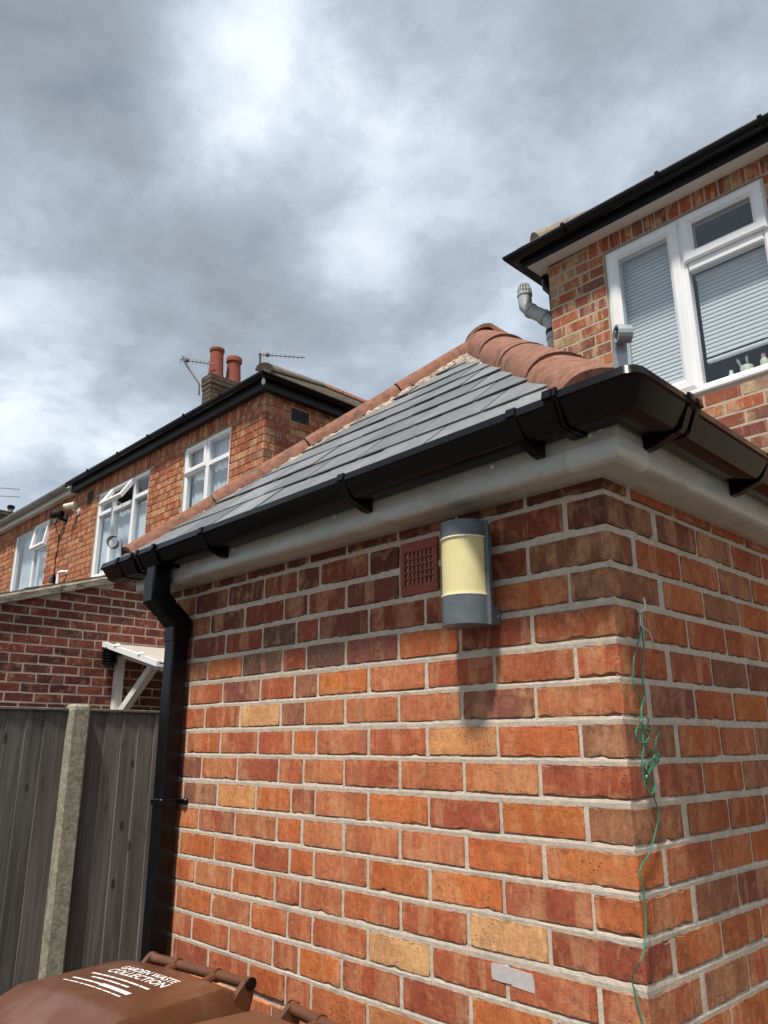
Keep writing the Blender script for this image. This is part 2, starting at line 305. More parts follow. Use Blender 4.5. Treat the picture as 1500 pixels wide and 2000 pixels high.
class MB:
    def __init__(s): s.v = []; s.f = []; s.c = []
    def add(s, v, f, col=None):
        b = len(s.v); s.v += [tuple(q) for q in v]; s.f += [tuple(b+i for i in q) for q in f]
        if col: s.c += [col]*len(v)
        return s
    def box(s, x0, x1, y0, y1, z0, z1, bev=0.0, col=None):
        if x0 > x1: x0, x1 = x1, x0
        if y0 > y1: y0, y1 = y1, y0
        if z0 > z1: z0, z1 = z1, z0
        if bev <= 0:
            v = [(x, y, z) for z in (z0, z1) for y in (y0, y1) for x in (x0, x1)]
            return s.add(v, [(0, 2, 3, 1), (4, 5, 7, 6), (0, 1, 5, 4), (2, 6, 7, 3), (0, 4, 6, 2), (1, 3, 7, 5)], col)
        b = min(bev, (x1-x0)*.45, (y1-y0)*.45, (z1-z0)*.45)
        X, Y, Z = (x0, x1), (y0, y1), (z0, z1)
        v = []; idx = {}
        for i in (0, 1):
            for j in (0, 1):
                for k in (0, 1):
                    sx, sy, sz = (1, -1)[i], (1, -1)[j], (1, -1)[k]
                    for a, q in enumerate(((X[i], Y[j]+sy*b, Z[k]+sz*b), (X[i]+sx*b, Y[j], Z[k]+sz*b), (X[i]+sx*b, Y[j]+sy*b, Z[k]))):
                        idx[i, j, k, a] = len(v); v.append(q)
        f = []
        I = lambda i, j, k, a: idx[i, j, k, a]
        for i in (0, 1):
            q = [I(i, 0, 0, 0), I(i, 0, 1, 0), I(i, 1, 1, 0), I(i, 1, 0, 0)]; f.append(q if i == 0 else q[::-1])
        for j in (0, 1):
            q = [I(0, j, 0, 1), I(1, j, 0, 1), I(1, j, 1, 1), I(0, j, 1, 1)]; f.append(q if j == 0 else q[::-1])
        for k in (0, 1):
            q = [I(0, 0, k, 2), I(0, 1, k, 2), I(1, 1, k, 2), I(1, 0, k, 2)]; f.append(q if k == 0 else q[::-1])
        for j in (0, 1):
            for k in (0, 1):
                f.append([I(0, j, k, 1), I(1, j, k, 1), I(1, j, k, 2), I(0, j, k, 2)])
        for i in (0, 1):
            for k in (0, 1):
                f.append([I(i, 0, k, 0), I(i, 1, k, 0), I(i, 1, k, 2), I(i, 0, k, 2)])
        for i in (0, 1):
            for j in (0, 1):
                f.append([I(i, j, 0, 0), I(i, j, 1, 0), I(i, j, 1, 1), I(i, j, 0, 1)])
        for i in (0, 1):
            for j in (0, 1):
                for k in (0, 1): f.append([I(i, j, k, 0), I(i, j, k, 1), I(i, j, k, 2)])
        return s.add(v, f, col)
    def tube(s, pts, r, n=10, cap=True, rs=None):
        pts = [Vector(q) for q in pts]; rings = []
        up0 = None
        for i, q in enumerate(pts):
            d = (pts[min(i+1, len(pts)-1)]-pts[max(i-1, 0)]).normalized()
            if up0 is None:
                up0 = Vector((0, 0, 1)) if abs(d.z) < 0.9 else Vector((1, 0, 0))
            a = d.cross(up0)
            if a.length < 1e-4: a = d.cross(Vector((1, 0.3, 0.2)))
            a.normalize(); b = a.cross(d).normalized(); up0 = b
            rr = rs[i] if rs else r
            rings.append([q+a*rr*math.cos(2*math.pi*k/n)+b*rr*math.sin(2*math.pi*k/n) for k in range(n)])
        v = [p for g in rings for p in g]; f = []
        for i in range(len(pts)-1):
            for k in range(n):
                f.append((i*n+k, i*n+(k+1) % n, (i+1)*n+(k+1) % n, (i+1)*n+k))
        if cap:
            f.append(tuple(range(n))[::-1]); f.append(tuple((len(pts)-1)*n+k for k in range(n)))
        return s.add(v, f)
    def lathe(s, prof, c=(0, 0, 0), n=20):
        v = []; f = []
        for r, z in prof:
            for k in range(n):
                v.append((c[0]+r*math.cos(2*math.pi*k/n), c[1]+r*math.sin(2*math.pi*k/n), c[2]+z))
        for i in range(len(prof)-1):
            for k in range(n): f.append((i*n+k, i*n+(k+1) % n, (i+1)*n+(k+1) % n, (i+1)*n+k))
        f.append(tuple(range(n))[::-1]); f.append(tuple((len(prof)-1)*n+k for k in range(n)))
        return s.add(v, f)
    def prism(s, poly, fn, a, b):
        """extrude a 2-D polygon; fn(u, v, t) gives the 3-D point"""
        n = len(poly); v = [fn(u, w_, a) for u, w_ in poly]+[fn(u, w_, b) for u, w_ in poly]
        f = [tuple(range(n))[::-1], tuple(range(n, 2*n))]+[(i, (i+1) % n, n+(i+1) % n, n+i) for i in range(n)]
        return s.add(v, f)
    def sweep(s, prof, frames, cap=True):
        """closed 2-D profile (o, z) along frames (point, outward vector scaled for the mitre)"""
        n = len(prof); v = []
        for q, ov in frames:
            for o_, z_ in prof: v.append((q[0]+ov[0]*o_, q[1]+ov[1]*o_, q[2]+z_))
        f = []
        for i in range(len(frames)-1):
            for k in range(n): f.append((i*n+k, (i+1)*n+k, (i+1)*n+(k+1) % n, i*n+(k+1) % n))
        if cap:
            f.append(tuple(range(n))); f.append(tuple((len(frames)-1)*n+k for k in range(n))[::-1])
        return s.add(v, f)
    def mesh(s, name, smooth=False, normals=True):
        me = bpy.data.meshes.new(name); me.from_pydata(s.v, [], s.f)
        if normals:
            import bmesh
            bm = bmesh.new(); bm.from_mesh(me); bmesh.ops.recalc_face_normals(bm, faces=bm.faces); bm.to_mesh(me); bm.free()
        if s.c:
            at = me.attributes.new('bcol', 'FLOAT_COLOR', 'POINT')
            for i, c in enumerate(s.c): at.data[i].color = (*c[:3], 1)
        if smooth:
            me.polygons.foreach_set('use_smooth', [True]*len(me.polygons))
            try: me.set_sharp_from_angle(angle=math.radians(38))
            except Exception: pass
        if getattr(s, 'e', None):
            at = me.attributes.new('edge', 'FLOAT', 'POINT'); at.data.foreach_set('value', s.e)
        me.update(); return me
    def obj(s, name, mat, parent=None, smooth=False, **kw):
        return link(name, s.mesh(name, smooth), mat, parent, **kw)
def B(name, mat, parent, x0, x1, y0, y1, z0, z1, bev=0.0, **kw):
    return MB().box(x0, x1, y0, y1, z0, z1, bev).obj(name, mat, parent, **kw)

# ------------------------------------------------------------------ bricks
def jit(a): return R.uniform(-a, a)
def near_brick_mesh(L, h, d, chips=1):
    """brick seen close up: uneven outline, worn arrises; front face at y = 0 looking to -y"""
    pts = []
    nx = max(3, int(L/0.0135)); nz = 5; rc = R.uniform(0.0003, 0.0028)
    for i in range(nx+1): pts.append([-L/2+L*i/nx, -h/2])
    for i in range(1, nz): pts.append([L/2, -h/2+h*i/nz])
    for i in range(nx+1): pts.append([L/2-L*i/nx, h/2])
    for i in range(1, nz): pts.append([-L/2, h/2-h*i/nz])
    n = len(pts); sag = jit(0.0009); tilt = jit(0.006)
    for q in pts:
        cx = abs(q[0]) > L/2-1e-4 and abs(q[1]) > h/2-1e-4
        q[0] += (-1 if q[0] > 0 else 1)*rc*(1 if cx else 0)*0.8+jit(0.0009)
        q[1] += (-1 if q[1] > 0 else 1)*rc*(1 if cx else 0)*0.8+jit(0.0009)+sag*math.cos(q[0]/L*math.pi)+tilt*q[0]*0.25
    ins = [R.uniform(0.0004, 0.0014) for _ in range(n)]; dep = [R.uniform(0.0, 0.0008) for _ in range(n)]
    for i, q in enumerate(pts):
        if q[1] < -h/2+0.004: dep[i] += R.uniform(0.0005, 0.0018)   # worn lower arris
    for _ in range(R.choice((0, 0, 1, 1, 2))*chips):
        k = R.randrange(n)
        for j, a in ((-1, .5), (0, 1), (1, .6)):
            kk = (k+j) % n; c = R.uniform(0.002, 0.0065)*a
            ins[kk] += c; dep[kk] += c*0.8
    v = []; ox, oy = jit(0.0007), jit(0.0007)
    for q, a, e in zip(pts, ins, dep):
        r = Vector((q[0]*(1-a/(L/2)), q[1]*(1-a/(h/2))))
        v.append((r.x, ox*q[0]/L*2+oy*q[1]/h*2*0.5, r.y))
    for q, a, e in zip(pts, ins, dep): v.append((q[0], e+0.0007, q[1]))
    for q in pts: v.append((q[0], d, q[1]))
    gi = 0.011
    for q in pts: v.append((q[0]*(1-gi/(L/2)), ox*q[0]/L*2+oy*q[1]/h-R.uniform(0, 0.0006), q[1]*(1-gi/(h/2))))
    f = [tuple(range(3*n, 4*n))]
    for i in range(n):
        j = (i+1) % n
        f.append((3*n+i, i, j, 3*n+j)); f.append((i, n+i, n+j, j)); f.append((n+i, 2*n+i, 2*n+j, n+j))
    m = MB(); m.add(v, f); m.e = [1.0]*(3*n)+[0.0]*n; return m
def corner_brick_mesh(Lf, Lr, h):
    """brick turning the outside corner: front face to -y (length Lf to -x), end face to +x (length Lr to +y)"""
    path = []
    nf = max(3, int(Lf/0.02)); nr = max(3, int(Lr/0.02)); c = R.uniform(0.003, 0.007)
    for i in range(nf+1): path.append((-Lf+(Lf-c)*i/nf, 0, 0, -1))
    path.append((-c*0.25, c*0.25, 0.7, -0.7))
    for i in range(nr+1): path.append((0, c+(Lr-c)*i/nr, 1, 0))
    n = len(path); v = []
    for (x, y, a, b) in path:
        e = R.uniform(0.0008, 0.0022); tz = jit(0.0008); bz = jit(0.0009)
        if R.random() < 0.12: e += R.uniform(0.003, 0.006)
        px_, py_ = x+a*jit(0.0007), y+b*jit(0.0007)
        v += [(px_-a*e, py_-b*e, -h/2+bz), (px_, py_, -h/2+e+bz), (px_+a*jit(.0006), py_+b*jit(.0006), jit(0.003)), (px_, py_, h/2-e+tz), (px_-a*e, py_-b*e, h/2+tz),
              (px_-a*0.06, py_-b*0.06, h/2+tz), (px_-a*0.06, py_-b*0.06, -h/2+bz)]
    f = []
    for i in range(n-1):
        for k in range(4): f.append((i*7+k, (i+1)*7+k, (i+1)*7+k+1, i*7+k+1))
        f.append((i*7+4, (i+1)*7+4, (i+1)*7+5, i*7+5)); f.append((i*7+6, (i+1)*7+6, (i+1)*7, i*7))
    f.append(tuple(range(7))); f.append(tuple((n-1)*7+k for k in range(7))[::-1])
    m = MB(); m.add(v, f); m.e = [1.0, 1.0, 0.0, 1.0, 1.0, 1.0, 1.0]*n; return m
def far_brick_meshes(L, h, d, mat, n=8, e=0.003):
    out = []
    for k in range(n):
        x, z = L/2, h/2
        v = []
        for (a, b_) in ((-1, -1), (0, -1), (1, -1), (1, 1), (0, 1), (-1, 1)):
            v.append((a*(x-e*1.4), jit(0.0012), b_*(z-e*1.2)+jit(0.0012)))
        for (a, b_) in ((-1, -1), (0, -1), (1, -1), (1, 1), (0, 1), (-1, 1)):
            v.append((a*x+jit(0.0015), e, b_*z+jit(0.0018)))
        for (a, b_) in ((-1, -1), (0, -1), (1, -1), (1, 1), (0, 1), (-1, 1)): v.append((a*x, d, b_*z))
        f = [tuple(range(6))]
        for i in range(6):
            j = (i+1) % 6; f.append((i, 6+i, 6+j, j)); f.append((6+i, 12+i, 12+j, 6+j))
        m = MB(); m.add(v, f); me = m.mesh('brick'); me.materials.append(MATS[mat]); out.append(me)
    return out
PAL = {'O': (0.55, 0.168, 0.052), 'o': (0.50, 0.148, 0.052), 'R': (0.43, 0.122, 0.052), 'r': (0.36, 0.100, 0.050), 'D': (0.25, 0.082, 0.053), 'Y': (0.70, 0.425, 0.180),
       'y': (0.62, 0.300, 0.110), 'P': (0.54, 0.200, 0.080), 'p': (0.48, 0.170, 0.073), 'B': (0.32, 0.138, 0.075), 'G': (0.19, 0.105, 0.070), 'M': (0.27, 0.098, 0.064)}
def soot_shaded(c, k_): return tuple(x*f_ for x, f_ in zip(c, (k_, k_*0.98, k_)))
def pcol(ch, a=0.10):
    c = PAL[ch]; k = 1+jit(a); return tuple(max(0, x*k*(1+jit(a*0.4))) for x in c)

# ------------------------------------------------------------------ setting: ground
g = MB(); g.box(-400, 400, -400, 400, -0.5, 0.0)
gr = g.obj('ground', 'ground_concrete'); gr['kind'] = 'structure'

# ================================================================== the outhouse
H = 0.087; ZJ = 2.1866            # course height, level of joint 0
WX = -2.04                        # left end of the front wall
SOF = 2.305                       # soffit level
HY = 2.85                         # plane of the house walls
out = thing('brick_outhouse', 'orange brick single-storey outhouse with grey slate hipped roof and black gutters', 'outhouse', (-1.0, 1.4, 0))

def rough_sheet(u0, u1, z0, z1, step, place, amp, off):
    m = MB(); nu = int((u1-u0)/step); nz = int((z1-z0)/step)
    for j in range(nz+1):
        for i in range(nu+1):
            u = u0+(u1-u0)*i/nu; z = z0+(z1-z0)*j/nz
            d = off+amp*noise.noise(Vector((u*28, z*28, 3.3)))+amp*0.6*noise.noise(Vector((u*75, z*75, 9.1)))
            m.v.append(place(u, d, z))
    for j in range(nz):
        for i in range(nu):
            a = j*(nu+1)+i; m.f.append((a, a+1, a+nu+2, a+nu+1))
    return m
# mortar bodies: a solid core with an uneven pointed face
core = MB(); core.box(WX+0.012, -0.012, 0.012, HY-0.01, 0.0, 2.40)
fw = MB(); fw.box(WX+0.006, -0.0075, 0.0070, 0.0118, 0.0, 2.36)
front_wall = fw.obj('front_wall', 'mortar', out)
core.obj('wall_core', 'mortar', out)
rw = MB(); rw.box(-0.0118, -0.0070, 0.0075, HY-0.01, 0.0, 2.36)
side_wall = rw.obj('side_wall', 'mortar', out)
REC = {'f': {}, 's': {}}                          # laid bricks: wall -> course -> (start, end, bottom, top)
def pointing(rec, place, u_lo, u_hi, name, parent, skip=None):
    """mortar struck nearly flush; it has shrunk away in dark hairline gaps under many bricks"""
    m = MB(); ks = sorted(rec)
    def edge(k, u, top):
        best = None
        for a_, b_, zb_, zt_ in rec[k]:
            if a_-0.008 <= u <= b_+0.008: return zt_ if top else zb_
        return None
    def nz(u, z, q): return noise.noise(Vector((u*31, z*31, q)))
    cols = []; u = u_lo
    while u < u_hi: cols.append(u); u += 0.006
    cols.append(u_hi)
    for k in ks[:-1]:
        zj = ZJ-(k+1)*H; rows_ = []; lz0 = lz1 = None
        for u in cols:
            zt = edge(k, u, False); zb = edge(k+1, u, True)
            zt = zt if zt is not None else (lz0 if lz0 is not None else zj+0.008); zb = zb if zb is not None else (lz1 if lz1 is not None else zj-0.008)
            lz0, lz1 = zt, zb
            if zt-zb < 0.006: zt = zb+0.006
            n1 = noise.noise(Vector((u*9, zj*7, 1.7)))+0.6*noise.noise(Vector((u*47, zj*7, 5.1)))
            gap = max(0.0, min(1.0, (n1+0.30)*2.6)); gw = 0.0014+0.0030*gap; n2 = noise.noise(Vector((u*60, zj*11, 8.2)))*0.0012
            d0 = 0.0006+0.0007*nz(u, zj, 2.0)
            zm = (zt+zb)/2
            rows_.append([(zt+0.005, 0.0062), (zt+0.0004, 0.0018+0.0085*gap), (zt-gw+n2*0.5, d0+0.0008), (zm+n2, d0+0.0004*nz(u, zj, 6.0)-0.0003), (zb+0.0022-abs(n2), d0+0.0003), (zb-0.0006+n2, 0.0012), (zb-0.005, 0.0062)])
        base = len(m.v)
        for u, r_ in zip(cols, rows_):
            for z, d_ in r_: m.v.append(place(u, d_, z))
        for i in range(len(cols)-1):
            if skip and skip(cols[i], zj): continue
            for j in range(6):
                o1 = base+i*7+j; m.f.append((o1, o1+1, o1+8, o1+7))
    for k in ks:                                   # upright joints
        br = sorted(rec[k])
        for (a0, b0, zb0, zt0), (a1, b1, zb1, zt1) in zip(br, br[1:]):
            if a1-b0 > 0.03: continue
            zb, zt = min(zb0, zb1)-0.004, max(zt0, zt1)+0.004; n_ = 9; base = len(m.v)
            for j in range(n_+1):
                z = zb+(zt-zb)*j/n_; e = 0.0012*nz(b0*3, z*2, 4.0); d0 = 0.0008+0.0006*nz(b0, z, 3.0)
                for uu, dd in ((b0-0.005, 0.0062), (b0-0.0004+e, 0.0014), (b0+0.0020+e, d0+0.0004), ((a1+b0)/2, d0), (a1-0.0020+e, d0+0.0004), (a1+0.0004+e, 0.0014), (a1+0.005, 0.0062)): m.v.append(place(uu, dd, z))
            for j in range(n_):
                for i in range(6):
                    o1 = base+j*7+i; m.f.append((o1, o1+1, o1+8, o1+7))
    me = bpy.data.meshes.new(name); me.from_pydata(m.v, [], m.f); return link(name, me, 'mortar', parent)

BH = 0.0690
ODD = [-0.110, -0.346, -0.581, -0.813, -1.049, -1.167, -1.358, -1.590, -1.822, WX]
EVEN = [-0.226, -0.457, -0.687, -0.917, -1.109, -1.238, -1.473, -1.705, -1.93, WX]
ROWCOL = {-2: 'DDDDDDDDDD', -1: 'DrDDrDrDDr', 0: 'BrrDrDrDrr', 1: 'BorrDrGrDr', 2: 'RroMGrGOBr', 3: 'RRRpOBRMRr', 4: 'pMpPpMYRRr', 5: 'BoyRpORRoR', 6: 'rPPRPRroDR',  # top rows get dark letters: soot and soffit shade in the brick colour
          7: 'BOrOPrOyBR', 8: 'OOpPPOprOR', 9: 'orOOpORoOo', 10: 'rYRopROPoR', 11: 'rRRYoRopOo', 12: 'pOrRORpoRO', 13: 'RorPoRORro'}
mass = MB()
AIR = (-0.675, -0.528, ZJ+0.087-0.010-0.0715*2.05+0.002, ZJ+0.087-0.010)   # x0, x1 of the air brick; spans course -1..0
AIRZ = (2.108, 2.264)
SOOT_SHADE = {-2: 0.55, -1: 0.62, 0: 0.72, 1: 0.88}   # grimy courses under the eaves, with the soffit's shade darkened into their colour
LEV = {k: jit(0.0018) for k in range(-3, 30)}
def front_bricks():
    for k in range(-2, 25):
        zc = ZJ-(k+0.5)*H
        xs = [0.0]+(EVEN if k % 2 == 0 else ODD)
        lev = LEV[k]
        cols = ROWCOL.get(k) or ''.join(R.choice('OoRRrPpoB') for _ in range(10))
        for i in range(len(xs)-1):
            x1, x0 = xs[i], xs[i+1]
            h = BH+jit(0.0022)
            if i == 0:
                Lf = x1-x0-0.0055+jit(0.002); Lr = (0.1075 if k % 2 == 0 else 0.222)
                if k > 13:
                    mass.box(-Lf, 0, 0, Lr, zc-h/2, zc+h/2, 0.003, pcol(R.choice('oRr'))); continue
                REC['f'].setdefault(k, []).append((-Lf, -0.0008, zc+lev-h/2, zc+lev+h/2)); REC['s'].setdefault(k, []).append((0.0008, Lr, zc+lev-h/2, zc+lev+h/2))
                link('brick', corner_brick_mesh(Lf, Lr, h).mesh('brick'), 'orange_brick', front_wall, (jit(.0005), jit(.0005), zc+lev), color=soot_shaded(pcol(cols[0]), SOOT_SHADE.get(k, 1.0)))
                continue
            jx = R.uniform(0.0085, 0.0135); a, b = x0+jx/2+jit(.0012), x1-jx/2+jit(.0012)
            if i == len(xs)-2: a = x0
            if k in (-1, 0):                       # clear the air brick
                if a < AIR[1] and b > AIR[0]:
                    if b > AIR[1]+0.035: a = AIR[1]+0.012
                    elif a < AIR[0]-0.035: b = AIR[0]-0.012
                    else: continue
                    if a < AIR[0] and b > AIR[1]: continue
            L = b-a; xc = (a+b)/2
            if L < 0.02: continue
            if k > 13:
                mass.box(a, b, 0, 0.05, zc-h/2, zc+h/2, 0.003, pcol(cols[i] if i < len(cols) else 'R')); continue
            zz_ = zc+lev+jit(0.001); REC['f'].setdefault(k, []).append((a, b, zz_-h/2, zz_+h/2))
            link('brick', near_brick_mesh(L, h, 0.03).mesh('brick'), 'orange_brick', front_wall, (xc, jit(0.0006)-0.0004, zz_), color=soot_shaded(pcol(cols[min(i, len(cols)-1)]), SOOT_SHADE.get(k, 1.0)*(R.uniform(0.62, 1.0) if k in (1, 2) and R.random() < 0.4 else 1.0)))
front_bricks()
def side_bricks():
    for k in range(-2, 25):
        zc = ZJ-(k+0.5)*H; lev = LEV[k]
        y = (0.127 if k % 2 == 0 else 0.245)-0.2296; ys = []
        y += 0.2296
        while y < HY-0.02:
            ys.append(y); y += 0.2296+jit(0.003)
        ys.append(HY-0.01)
        for i in range(len(ys)-1):
            jx = R.uniform(0.0075, 0.0125); a, b = ys[i]+jx/2, ys[i+1]-jx/2
            if i == 0: a = max(a, (0.1075 if k % 2 == 0 else 0.222)+0.009)
            h = BH+jit(0.0015); col = pcol(R.choice('RRrroBRMpRBo'))
            if k > 13 or a > 0.95:
                mass.box(-0.05, 0, a, b, zc-h/2, zc+h/2, 0.003, col); continue
            REC['s'].setdefault(k, []).append((a, b, zc+lev-h/2, zc+lev+h/2))
            link('brick', near_brick_mesh(b-a, h, 0.03).mesh('brick'), 'orange_brick', side_wall, (jit(0.0006)+0.0004, (a+b)/2, zc+lev), rotz=math.pi/2, color=col)
side_bricks()
pointing(REC['f'], lambda u, d_, z: (u, d_, z), WX+0.006, -0.0010, 'pointing', front_wall, lambda u, z: AIR[0]-0.004 < u < AIR[1]-0.002 and AIRZ[0] < z < AIRZ[1])
pointing(REC['s'], lambda u, d_, z: (-d_, u, z), 0.0010, 1.10, 'pointing', side_wall)
for k in range(-2, 25):                            # far long side
    zc = ZJ-(k+0.5)*H; y = 0.0 if k % 2 else 0.115
    if k % 2 == 0: mass.box(WX-0.004, WX+0.05, 0.052, 0.105, zc-BH/2, zc+BH/2, 0.003, pcol('R'))
    y = max(y, 0.052)
    while y < HY-0.25:
        mass.box(WX-0.004, WX+0.05, y+0.005, y+0.224, zc-BH/2, zc+BH/2, 0.003, pcol(R.choice('oRrp'))); y += 0.2296
mass.obj('hidden_bricks', 'orange_brick_mass', out, kind='stuff')

# mortar patch spread over two bricks, chipped repair at the corner
pm = MB(); pz = 1.1965
poly = [(-0.390, 0.019), (-0.36, 0.0205), (-0.334, 0.018), (-0.300, 0.017), (-0.276, 0.0155), (-0.272, 0.0), (-0.2715, -0.021), (-0.30, -0.0195), (-0.332, -0.018), (-0.336, -0.0145), (-0.362, -0.0155), (-0.388, -0.0135), (-0.391, 0.0)]
pm.prism(poly, lambda u, v_, t_: (u, t_, pz+v_), 0.002, -0.0016)
pm.obj('mortar_patch', 'grey_mortar', out)

# air brick: frame with a grid of square holes
ab = link('air_brick', None, None, out) if False else None
mb = MB(); x0, x1 = AIR[0]+0.001, AIR[1]-0.001; z0, z1 = AIRZ
fx, fz = 0.016, 0.030
mb.box(x0, x1, -0.0035, 0.03, z0, z0+fz, 0.002); mb.box(x0, x1, -0.0035, 0.03, z1-fz, z1, 0.002)
mb.box(x0, x0+fx, -0.0033, 0.03, z0+fz, z1-fz); mb.box(x1-fx, x1, -0.0033, 0.03, z0+fz, z1-fz)
nx_, nz_ = 7, 5; cw = (x1-x0-2*fx)/nx_; ch = (z1-z0-2*fz)/nz_
for i in range(1, nx_): mb.box(x0+fx+cw*i-0.0025, x0+fx+cw*i+0.0025, -0.001, 0.03, z0+fz, z1-fz)
for i in range(1, nz_): mb.box(x0+fx, x1-fx, -0.0012, 0.03, z0+fz+ch*i-0.0025, z0+fz+ch*i+0.0025)
abo = mb.obj('air_brick', 'air_brick', out)
B('air_brick_void', 'void', abo, x0+0.004, x1-0.004, 0.012, 0.0285, z0+0.004, z1-0.004)

# ---------------------------------------------------------------- fascia and soffit
FO = 0.102                                        # fascia stands this far from the wall
def frames(pts, closed=False):
    """pts: (x, y, z); outward normal lies to the right of travel; mitred"""
    fr = []
    for i, q in enumerate(pts):
        a = Vector(pts[max(i-1, 0)]).xy; b = Vector(q).xy; c = Vector(pts[min(i+1, len(pts)-1)]).xy
        ns = []
        for d in (b-a, c-b):
            if d.length > 1e-6: d.normalize(); ns.append(Vector((d.y, -d.x)))
        n = (ns[0]+ns[-1]).normalized(); n = n/max(0.3, n.dot(ns[0]))
        fr.append((q, (n.x, n.y)))
    return fr
# path goes along the left side, the front and the right side with the outside on its right
P0 = [(WX, HY-0.02, 0), (WX, 0, 0), (0, 0, 0), (0, HY-0.02, 0)]
fz0, fz1 = SOF-0.002, 2.440
fprof = [(0.0, SOF), (FO-0.022, SOF-0.001), (FO-0.009, SOF+0.003), (FO-0.002, SOF+0.011), (FO, SOF+0.024), (FO, fz1), (FO-0.012, fz1), (FO-0.012, SOF+0.03), (0.0, SOF+0.012)]
fp = MB(); fp.sweep(fprof, frames(P0)); fas = fp.obj('fascia', 'fascia_plastic', out, smooth=True)
# clip-on joint covers: at the corner and near the left end
def cover(x0, x1, name='fascia_joint'):
    pr = [(o_+(0.003 if o_ > 0.05 else 0), z_-(0.003 if z_ < SOF+0.02 else 0)) for o_, z_ in fprof[1:6]]+[(FO-0.02, fz1-0.01), (FO-0.02, SOF+0.02), (FO-0.03, SOF+0.01)]
    m = MB(); m.sweep(pr, [((x0, 0, 0), (0, -1)), ((x1, 0, 0), (0, -1))]); return m.obj(name, 'fascia_plastic', fas, smooth=True)
cover(-1.93, -1.755)
cm = MB(); pr = [(o_+0.003, z_-(0.002 if z_ < SOF+0.02 else 0)) for o_, z_ in fprof[1:5]]+[(FO+0.003, 2.352), (FO-0.02, 2.352), (FO-0.02, SOF+0.02), (FO-0.03, SOF+0.01)]
cm.sweep(pr, [((-0.030, 0, 0), (0, -1)), ((0, 0, 0), (1, -1)), ((0, 0.030, 0), (1, 0))]); cm.obj('fascia_joint', 'fascia_trim', fas, smooth=True)
for (x, z) in ((-0.245, 2.372), (0.035, 2.374), (0.062, 2.380), (-0.86, 2.372), (-1.42, 2.368), (-1.80, 2.385)):
    MB().lathe([(0.0045, 0), (0.004, 0.002), (0.002, 0.003)], n=10).obj('screw_cap', 'frame_plastic', fas, loc=(0, 0, 0)) if False else None
    m = MB(); m.tube([(x, -FO, z), (x, -FO-0.002, z), (x, -FO-0.0035, z)], 0.005, 10, rs=[0.0055, 0.005, 0.002]); m.obj('screw_cap', 'frame_plastic', fas, smooth=True)

# ---------------------------------------------------------------- gutters
def gz(x): return 2.426+0.017*(x-WX)/(-WX)         # fall towards the outlet on the left
GP = [(0.004, 0.0), (0.004, -0.056), (0.012, -0.064), (0.076, -0.064), (0.086, -0.058), (0.1100, -0.0225), (0.1175, -0.0205), (0.1125, 0.0), (0.1050, 0.0), (0.1060, -0.006), (0.1070, -0.0185),
      (0.084, -0.054), (0.075, -0.0605), (0.013, -0.0605), (0.0075, -0.054), (0.0075, 0.0)]
def fat(pr, k):
    cx, cz = 0.06, -0.03; outp = []
    for o_, z_ in pr:
        outp.append((o_+(k if o_ > cx else -k*0.5), z_+(k if z_ > cz else -k)))
    return outp
XR, XL = FO, WX-FO
def garc(cx, cy, a0, a1, r, n, z):
    return [(cx+r*math.cos(math.radians(a0+(a1-a0)*i/n)), cy+r*math.sin(math.radians(a0+(a1-a0)*i/n)), z) for i in range(n+1)]
gut = MB(); gut.sweep(GP, frames([(XL+0.15, -FO, gz(XL+.15)), (0.02, -FO, gz(0.02))])); gutter = gut.obj('gutter', 'black_plastic', out, smooth=True)
g2 = MB(); g2.sweep(GP, frames([(XR, 0.03, gz(0)-0.004), (XR, HY-0.1, gz(0)-0.03)])); gutter_r = g2.obj('gutter', 'gloss_black_plastic', out, smooth=True)
g3 = MB(); g3.sweep(GP, frames([(XL, HY-0.1, gz(XL)+0.02), (XL, 0.10, gz(XL))])); g3.obj('gutter', 'black_plastic', out, smooth=True)
def tight(x_, y_, z, sx, k_=0.030, W=0.1165):
    e = (W-k_)/W; mid = (e+1)/2+0.045
    return [((x_, y_, z), (sx*e, -1)), ((x_, y_, z), (sx*mid, -mid)), ((x_, y_, z), (sx, -e))]
def corner(cx, cy, pts, name, par, k=0.004):
    m = MB(); m.sweep(fat(GP, k), pts); return m.obj(name, 'black_plastic', par, smooth=True)
zr = gz(0)
cr_ = corner(0, 0, [((0.005, -FO, zr), (0, -1)), ((0.04, -FO, zr), (0, -1))]+tight(XR, -FO, zr, 1)+[((XR, -0.03, zr), (1, 0)), ((XR, 0.06, zr), (1, 0))], 'gutter_corner', gutter, 0.005)
for a in ([(XR, 0.012, zr), (XR, 0.034, zr)], [(XR, 0.050, zr-.002), (XR, 0.070, zr-.002)], [(-0.004, -FO, zr), (0.020, -FO, zr)], [(0.024, -FO, zr), (0.032, -FO, zr)]):
    m = MB(); m.sweep(fat(GP, 0.011), frames(a)); m.obj('gutter_clip', 'black_plastic', gutter, smooth=True)
zl = gz(XL)
corner(0, 0, [((XL, 0.10, zl), (-1, 0)), ((XL, 0.0, zl), (-1, 0))]+tight(XL, -FO, zl, -1)[::-1]+[((XL+0.10, -FO, zl), (0, -1)), ((XL+0.17, -FO, zl), (0, -1))], 'gutter_corner', gutter, 0.005)
for a in ([(XL+0.045, -FO, zl), (XL+0.065, -FO, zl)], [(XL+0.165, -FO, zl), (XL+0.185, -FO, zl)], [(-1.93, -FO, gz(-1.93)), (-1.91, -FO, gz(-1.93))], [(-1.80, -FO, gz(-1.8)), (-1.78, -FO, gz(-1.8))]):
    m = MB(); m.sweep(fat(GP, 0.008), frames(a)); m.obj('gutter_clip', 'black_plastic', gutter, smooth=True)
